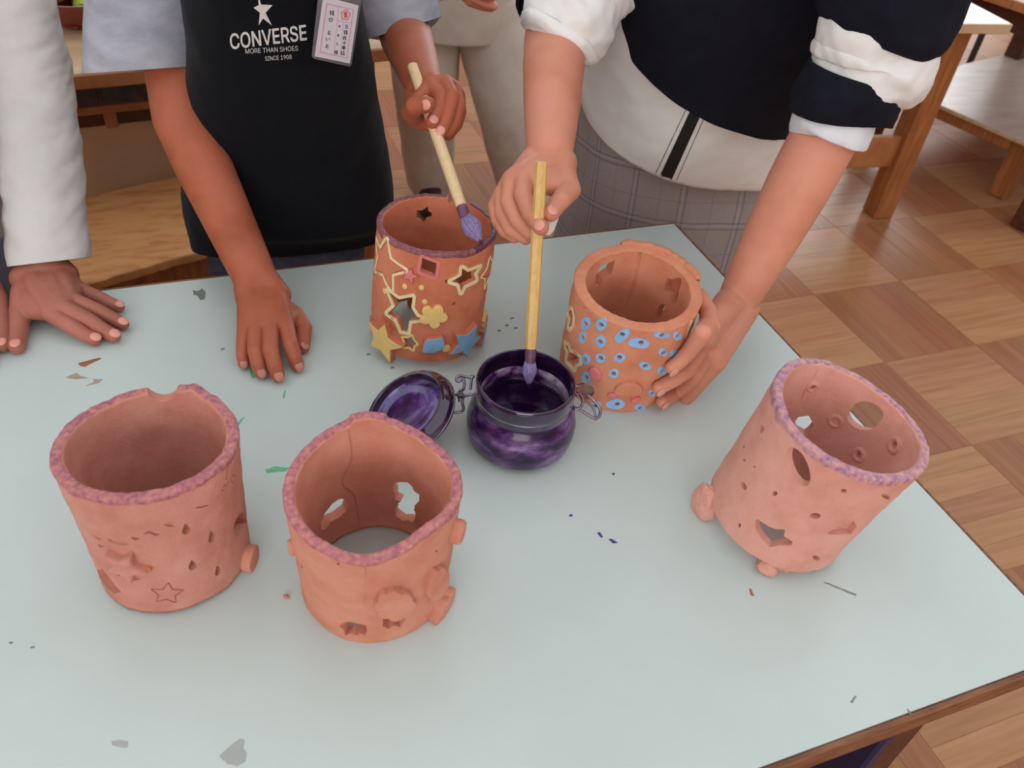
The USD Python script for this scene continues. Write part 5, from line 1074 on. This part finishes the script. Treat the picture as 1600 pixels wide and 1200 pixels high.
legs(pA, pAo + A_([0, .02, .42]), .075, [(pAo[0] - .09, .2), (pAo[0] + .09, .2)], 'blue_grey_cloth', r=(.075, .065, .058)); shoes(pA, (pAo[0] - .09, .2), (pAo[0] + .09, .2), (0, -1, 0))

# ---------------- person C: white and navy jacket, grey plaid trousers
def vring(l, r, Y, f, Yf, k=1.0):
    A, Bq, Fp = atY(*l, Y), atY(*r, Y), atY(*f, Yf)
    c = (A + Bq) / 2; X = (Bq - A) / 2; xd = unit(X); v = Fp - c; v = v - xd * (v @ xd)
    return (c, np.linalg.norm(X) * k, np.linalg.norm(v) * k, xd, np.cross(xd, -unit(v)))
jl = [vring((910, 172), (1247, 200), .17, (1078, 297), .030), vring((912, 135), (1245, 160), .155, (1083, 235), .0), vring((925, 60), (1290, 85), .12, (1088, 150), -.035), vring((935, -60), (1350, -60), .08, (1130, 20), -.085), vring((940, -160), (1400, -175), .05, (1160, -110), -.095)]
nl = [vring((972, 62), (1250, 150), .075, (1105, 196), -.045), vring((962, 20), (1290, 80), .07, (1110, 140), -.075), vring((955, -70), (1385, -40), .05, (1150, 20), -.12), vring((955, -170), (1425, -180), .03, (1185, -110), -.12), vring((1060, -290), (1330, -300), -.03, (1195, -265), -.10)]
CO = A_([jl[0][0][0], .17, 0.0])
pC = thing('person', 'person in white and navy jacket holding a brush over the jar and steadying a pot', 'person', CO)
cdir = unit(CE - CT); z75 = lambda x, y: (760 + x / 7.5, 230 + y / 7.5)
gp = near(842, 320, CT, .17); Dc = dist(gp)
H_ = lambda x, y, d=0.0: atD(*z75(x, y), Dc + d)
WC = atD(859, 236, Dc + .090); ElC = near(867, 62, WC, .19); ShC = near(905, -150, ElC, .22)
mC = [H_(440, 395, .046), H_(300, 375, .056), H_(205, 545, .060), H_(130, 690, .066)]
fC = [[H_(430, 560, .024), H_(520, 790, .003), H_(640, 940, -.012)], [H_(262, 640, .038), H_(370, 860, .022), H_(520, 1010, .012)], [H_(190, 780, .050), H_(290, 960, .036), H_(460, 1060, .028)], [H_(135, 850, .060), H_(215, 980, .050), H_(330, 1050, .044)]]
thC = [H_(900, 330, .064), H_(975, 500, .044), H_(870, 625, .016), H_(755, 770, -.002)]
bones = hand((H_(905, 190, .085), H_(560, 180, .085)), mC, fC, thC, wr=(.02, .0195), fr=(.0094, .0092, .0088, .0080), mr=.0108)
bones += [blob((H_(850, 420, .064), .0150), (mC[0], .011), (mC[1], .011), (H_(640, 280, .078), .018)), blob((mC[2], .011), (mC[3], .0105), (H_(640, 280, .078), .018), (H_(420, 640, .07), .012))]
bones += chain([(WC, .0255), (lead(WC, ElC, .4), .0325), (lead(WC, ElC, .75), .0365), (ElC, .037), (lead(ElC, ShC, .4), .038), (ShC, .046)])
# left hand on the pot
WL = atZ(1150, 474, TZ + .072); ElL = near(1284, 222, WL, .205); ShLc = near(1400, -120, ElL, .21)
def onpot(x, y, off):
    t = np.linspace(.5, 1.3, 1600); X = CAM + ray(x, y) * t[:, None]; th, h, r = P4.inv(X); g = r - P4.R(th, h) - off
    i = np.nonzero((g[:-1] > 0) & (g[1:] <= 0))[0]; i = int(i[0]) if len(i) else int(np.argmin(g)); p = X[i]
    if len(np.nonzero((g[:-1] > 0) & (g[1:] <= 0))[0]) == 0:
        th, h, r = P4.inv(p); p = p + (P4.at(th, h, off) - p) * .0
    return p
mLc = [onpot(1098, 520, .016), onpot(1108, 536, .018), onpot(1116, 552, .019), onpot(1121, 566, .018)]
fLc = [[onpot(1077, 549, .0115), onpot(1062, 565, .0092), onpot(1050, 574, .0088)], [onpot(1083, 573, .013), onpot(1055, 592, .0095), onpot(1030, 606, .0088)], [onpot(1086, 593, .015), onpot(1058, 614, .011), onpot(1035, 628, .0088)], [onpot(1094, 600, .018), onpot(1080, 617, .013), onpot(1069, 628, .0088)]]
tb0 = onpot(1108, 500, .022)
th_s, h_s, r_s = P4.inv(mLc[0]); back = lambda da, dh, off: P4.at(th_s + da, h_s + dh, off)
thLc = [lead(WL, mLc[0], .45) + A_([0, .006, -.012]), back(.30, -.012, .017), back(.62, -.016, .014), back(.95, -.016, .010)]
bones += hand((lead(WL, tb0, .05) + A_([-.016, .0, .006]), WL + A_([.016, -.004, -.010])), mLc, fLc, thLc, wr=(.02, .0175), fr=(.0088, .0092, .0088, .0078), mr=.0100)
bones += chain([(WL, .0235), (lead(WL, ElL, .4), .0325), (lead(WL, ElL, .75), .0375), (ElL, .038), (lead(ElL, ShLc, .5), .038), (ShLc, .046)])
nk = lead(ShC, ShLc, .5) + A_([0, -.02, .04]); hc = nk + A_([-.02, -.08, .15])
bones += [blob((ShC, .046), (nk, .05)), blob((ShLc, .046), (nk, .05)), blob((nk, .05), (nl[2][0], .08)), blob((nl[2][0], .08), (jl[0][0], .10)), blob((nk, .043), (hc + A_([0, .02, -.05]), .047))]
hb, PH = head_parts(hc, (-.15, -.6, -.75)); bones += hb
obj('body', tri_body(bones), 'skin_fair', pC, smooth=True); finish_head(PH, 1.02, pC)
nail(fC[0][2], fC[0][1], CAM - fC[0][2], .0092, 'nail', pC); nail(thC[3], thC[2], CAM - thC[3] + A_([.05, 0, .1]), .0092, 'nail', pC)
for k in range(4): nail(fLc[k][2], fLc[k][1], fLc[k][2] - P4.c0 - P4.ax * ((fLc[k][2] - P4.c0) @ P4.ax), (.0086, .0088, .0086, .0076)[k], 'nail', pC)
jm = cloth(jl, 128, 100, amp=.006, fs=(14, 14, 10), seed=31, power=2.2)
jk = put('jacket', jm, 'white_nylon', pC, label='white lower jacket')
def foldsN(t, th):
    T, A2 = np.meshgrid(t, th, indexing='ij'); return .006 * np.sin(A2 * 4 + T * 4) * np.sin(np.pi * np.clip(1 - T, 0, 1))
put('navy_panel', cloth(nl, 128, 90, amp=.008, fs=(14, 14, 8), seed=35, power=2.2, extra=foldsN), 'navy_knit', jk, label='navy upper half of the jacket hanging forward')
jmesh = jm[0]
def strip_px(pxs, mt, name, lift, label=None):
    P = Polygon(pxs).segmentize(6); tm = trimesh.creation.extrude_polygon(P, .1, engine='earcut')
    v, f = trimesh.remesh.subdivide_to_size(np.asarray(tm.vertices), np.asarray(tm.faces), 9, max_iter=6); print_on(jmesh, trimesh.Trimesh(v, f, process=False), lambda x, y: (x, y), mt, jk, name, label, lift)
strip_px([(1094, 140), (1113, 140), (1044, 293), (1025, 288)], 'zip_black', 'zip_flap', .0016, 'black zip flap down the front')
strip_px([(1086, 140), (1087.5, 140), (1018.5, 286), (1017, 285)], 'stitch', 'stitching', .0006); strip_px([(1119, 140), (1120.5, 140), (1052.5, 294), (1051, 294)], 'stitch', 'stitching', .0006)
ca = lambda x, y, P, r: atD(x, y, dist(P) + r)
# right sleeve, white and rolled up
put('sleeve', sleeve([(ShC + A_([.03, 0, .02]), .070, .066), (ShC, .070, .066), (lead(ShC, ElC, .55), .064, .060), (lead(ShC, ElC, .80) + A_([.006, 0, .0]), .060, .055)], 80, 60, amp=.006, fs=(24, 24, 18), seed=41, closed=(True, True)), 'navy_knit', jk, label='navy upper sleeve')
s1 = ca(893, 26, ElC, .0); s2 = ca(868, 72, ElC, -.006)
put('rolled_cuff', sleeve([(ca(925, -30, ElC, .02), .058, .056), (s1, .056, .054), (lead(s1, s2, .6), .053, .050), (s2, .0405, .0405)], 80, 60, amp=.007, fs=(30, 30, 22), seed=43, closed=(True, True)), 'white_nylon', jk, label='white sleeve rolled above the elbow')
put('rolled_cuff', sleeve([(lead(s1, s2, .55), .053, .050), (lead(s1, s2, .85), .052, .049), (s2 + (s2 - s1) * .04, .0425, .042)], 80, 30, amp=.005, fs=(40, 40, 30), seed=45, closed=(True, True)), 'white_nylon', jk, label='puffed rolled edge of the white sleeve')
# left sleeve: navy roll, white band, navy upper, white lining
al = lambda t: dist(lead(ElL, ShLc, t))
q0, q1, q2, q3, q4 = atD(1296, 203, dist(lead(WL, ElL, .94))), atD(1318, 165, al(.14)), atD(1341, 115, al(.30)), atD(1366, 60, al(.46)), atD(1398, -10, al(.68))
ql = A_([-.010, 0, .002])
hn = unit(np.cross(ray(1300, 205), RM[0] + .16 * RM[1]))
put('cuff_lining', sleeve([(q1, .050, .045), (lead(q0, q1, .2), .0495, .046), (q0 + (q0 - q1) * .12, .047, .044), (q0 + (q0 - q1) * .30, .0415, .040, hn)], 80, 30, amp=.004, fs=(40, 40, 30), seed=51), 'white_lining', jk, label='white lining showing at the rolled left cuff')
put('rolled_cuff', sleeve([(q2, .058, .052), (lead(q1, q2, .5), .062, .055), (q1, .0625, .055), (lead(q0, q1, .40) + A_([.008, 0, 0]), .060, .050, hn)], 96, 50, amp=.008, fs=(26, 26, 20), seed=53), 'navy_knit', jk, label='navy rolled left cuff')
put('sleeve_band', sleeve([(lead(q3, q4, .8), .066, .060), (lead(q3, q4, .3), .066, .060), (q3 + A_([.006, 0, 0]), .068, .061), (lead(q2, q3, .55) + A_([.012, 0, 0]), .072, .063), (lead(q2, q3, .15) + A_([.012, 0, 0]), .072, .063), (lead(q1, q2, .8) + A_([.004, 0, 0]), .062, .055), (lead(q1, q2, .2), .055, .050)], 96, 50, amp=.009, fs=(24, 24, 18), seed=55), 'white_nylon', jk, label='white band around the left sleeve')
put('sleeve', sleeve([(ShLc + A_([-.05, 0, .03]), .075, .07), (ShLc, .080, .074), (q4, .078, .07), (lead(q3, q4, .35) + A_([.004, 0, 0]), .074, .066), (q3 + A_([.002, 0, -.002]), .064, .058)], 96, 70, amp=.008, fs=(20, 20, 14), seed=57), 'navy_knit', jk, label='navy upper left sleeve')
tc_ = A_([jl[0][0][0], .185, 0]); 
tr0 = pring((908, 130), (1238, 140), .19, .122); tr1 = pring((893, 290), (1210, 300), .185, .130); tr2 = pring((878, 372), (1178, 395), .185, .135); 
low_c = tr2[0] + A_([0, .0, -.12])
put('trousers', cloth([tr0, tr1, tr2, (low_c, tr2[1] * 1.0, .13, tr2[3], (0, 0, 1))], 128, 80, amp=.006, fs=(16, 16, 6), seed=61, power=2.3), 'plaid_grey', pC)
feetC = [(low_c[0] - .09, .24), (low_c[0] + .09, .26)]
legs(pC, low_c + A_([0, .0, .05]), tr2[1] * .5, feetC, 'plaid_grey', r=(tr2[1] * .52, .085, .075)); shoes(pC, feetC[0], feetC[1], (-.2, -1, 0))
# scrap of tissue held under the fist
ti = thing('tissue_scrap', 'white scrap of tissue poking out below the fist on the upright brush', 'tissue', H_(720, 930, .012))
tv = [H_(x, y, d) for x, y, d in ((660, 860, .006), (770, 820, .010), (860, 790, .018), (830, 880, .020), (790, 980, .020), (745, 1030, .018), (655, 1025, .012), (640, 960, .006))]
cen = H_(740, 910, .004); V = np.vstack([tv, [cen], A_(tv) + (A_(tv) - CAM) * .004, [cen + (cen - CAM) * .006]]); n_ = len(tv); F = []
for k in range(n_):
    j = (k + 1) % n_; F += [[k, j, n_], [n_ + 1 + j, n_ + 1 + k, 2 * n_ + 1], [k, n_ + 1 + k, j], [j, n_ + 1 + k, n_ + 1 + j]]
obj('paper', trimesh.Trimesh(V, F, process=False), 'tissue', ti, smooth=False)

# ---------------- people standing further back
def stander(label, fl, fr, fwd, hgt, shirt, trous, crotch, hands=None, sk='skin_fair', leg=(.098, .082, .068), seed=70, shoe='shoe_dark'):
    fwd = unit(fwd); sd = A_([-fwd[1], fwd[0], 0.0])          # sd = the person's left
    fl, fr = A_([*fl[:2], 0.0]), A_([*fr[:2], 0.0]); c = (fl + fr) / 2; o = c
    hip = A_([crotch[0], crotch[1], crotch[2] + .07]) ; sh = hip + A_([0, 0, hgt * .30]); nk = sh + A_([0, 0, .05]) + fwd * .02; hc = nk + A_([0, 0, .15]) + fwd * .03
    t = thing('person', label, 'person', o)
    SL, SR = sh + sd * .17, sh - sd * .17
    b = [blob((SL, .05), (nk, .055)), blob((SR, .05), (nk, .055)), blob((nk, .055), (hip + A_([0, 0, .2]), .11)), blob((hip + A_([0, 0, .2]), .11), (hip, .12)), blob((nk, .05), (hc + A_([0, 0, -.05]), .052))]
    hands = hands or [hip + sd * .23 + A_([0, 0, -.06]), hip - sd * .23 + A_([0, 0, -.06])]
    els = []
    for S, Wp, s_ in ((SL, hands[0], 1), (SR, hands[1], -1)):
        E_ = (S + Wp) / 2 + sd * s_ * .06 - fwd * .05; els.append(E_); d = unit(Wp - E_); ax = unit(np.cross(d, fwd) if abs(d @ fwd) < .9 else np.cross(d, sd)) * s_
        b += chain([(S, .05), (E_, .04), (Wp, .027)])
        ac = sd * s_ if hands is None else unit(np.cross(d, sd)); ac = unit(np.cross(d, unit(np.cross(ac, d))))
        mm = [Wp + d * .085 + ac * q for q in (.030, .010, -.010, -.028)]
        inn = unit(np.cross(d, ac)) * (1 if (np.cross(d, ac) @ -(CAM - Wp)) > 0 else -1)
        ff = [[m_ + d * l + inn * .006, m_ + d * l * 1.5 + inn * .022, m_ + d * l * 1.75 + inn * .036] for m_, l in zip(mm, (.036, .042, .038, .030))]
        b += hand((Wp + ac * .024, Wp - ac * .024), mm, ff, [Wp + d * .03 + ac * .03, Wp + d * .055 + ac * .045, Wp + d * .08 + ac * .050, Wp + d * .10 + ac * .047], fr=(.010, .0105, .010, .009), mr=.0125, wr=(.02, .02))
    hb, PH = head_parts(hc, fwd + A_([0, 0, -.5]), 1.1); b += hb
    obj('body', tri_body(b, .007, 8), sk, t, smooth=True); finish_head(PH, 1.1, t)
    s_ = put('shirt', cloth([(hip + A_([0, 0, .13]), .180, .125, sd, (0, 0, 1)), (hip + A_([0, 0, .24]), .18, .125, sd, (0, 0, 1)), (sh + A_([0, 0, -.08]), .20, .12, sd, (0, 0, 1)), (sh + A_([0, 0, .02]), .175, .085, sd, (0, 0, 1)), (nk + A_([0, 0, .02]), .07, .065, sd, (0, 0, 1))], 96, 60, amp=.006, seed=seed), shirt, t)
    for S, E_, Wp in ((SL, els[0], hands[0]), (SR, els[1], hands[1])): put('sleeve', sleeve([(lead(S, nk, .3), .066, .064), (S, .068, .066), (lead(S, E_, .6), .060, .058), (E_, .054, .054), (lead(E_, Wp, .6), .046, .046)], 64, 40, amp=.006, seed=seed + 2), shirt, s_)
    put('trousers', cloth([(hip + A_([0, 0, -.10]), .165, .115, sd, (0, 0, 1)), (hip + A_([0, 0, -.02]), .172, .122, sd, (0, 0, 1)), (hip + A_([0, 0, .15]), .168, .116, sd, (0, 0, 1))], 96, 30, amp=.005, seed=seed + 5), trous, t)
    for s2, f in ((1, fl), (-1, fr)):
        top = hip + sd * s2 * .083 + A_([0, 0, -.02]); k_ = lead(top, f, .5) + fwd * .03
        put('trouser_leg', sleeve([(top, leg[0], leg[0]), (lead(top, k_, .5), leg[0] * .95, leg[0] * .95), (k_, leg[1], leg[1]), (lead(k_, f, .55), leg[2] * 1.05, leg[2] * 1.05), (f + A_([0, 0, .045]), leg[2], leg[2] * 1.05)], 72, 70, amp=.008, fs=(14, 14, 7), seed=seed + 7 + s2, closed=(True, True)), trous, t)
    shoes(t, fl + fwd * .02, fr + fwd * .02, fwd, shoe)
    return t, hip
dl, dr = atZ(672, 292, 0.03), atZ(822, 318, 0.03)
cy = (dl[1] + dr[1]) / 2 - .02; cro = atY(722, 40, cy - .06); cro = A_([cro[0], cy, cro[2]])
print('D', dl, dr, cro)
hD = [atY(748, -84, cy - .20), atY(694, -80, cy - .22)]
stander('person in beige trousers standing behind the children, only legs and hands in view', dr, dl, (-.25, -1, 0), 1.62, 'beige_twill', 'beige_twill', cro, hands=hD, seed=80)
ep = atZ(1600, 60, 0.0); eb = atY(1592, 60, 2.75)
stander('person in dark trousers standing behind the low bench at far right', (eb[0] + .22, 2.80, 0), (eb[0] + .02, 2.70, 0), (-.3, -1, 0), 1.4, 'black_cotton', 'dark_trouser', (eb[0] + .12, 2.78, .62), seed=95, leg=(.085, .07, .06))
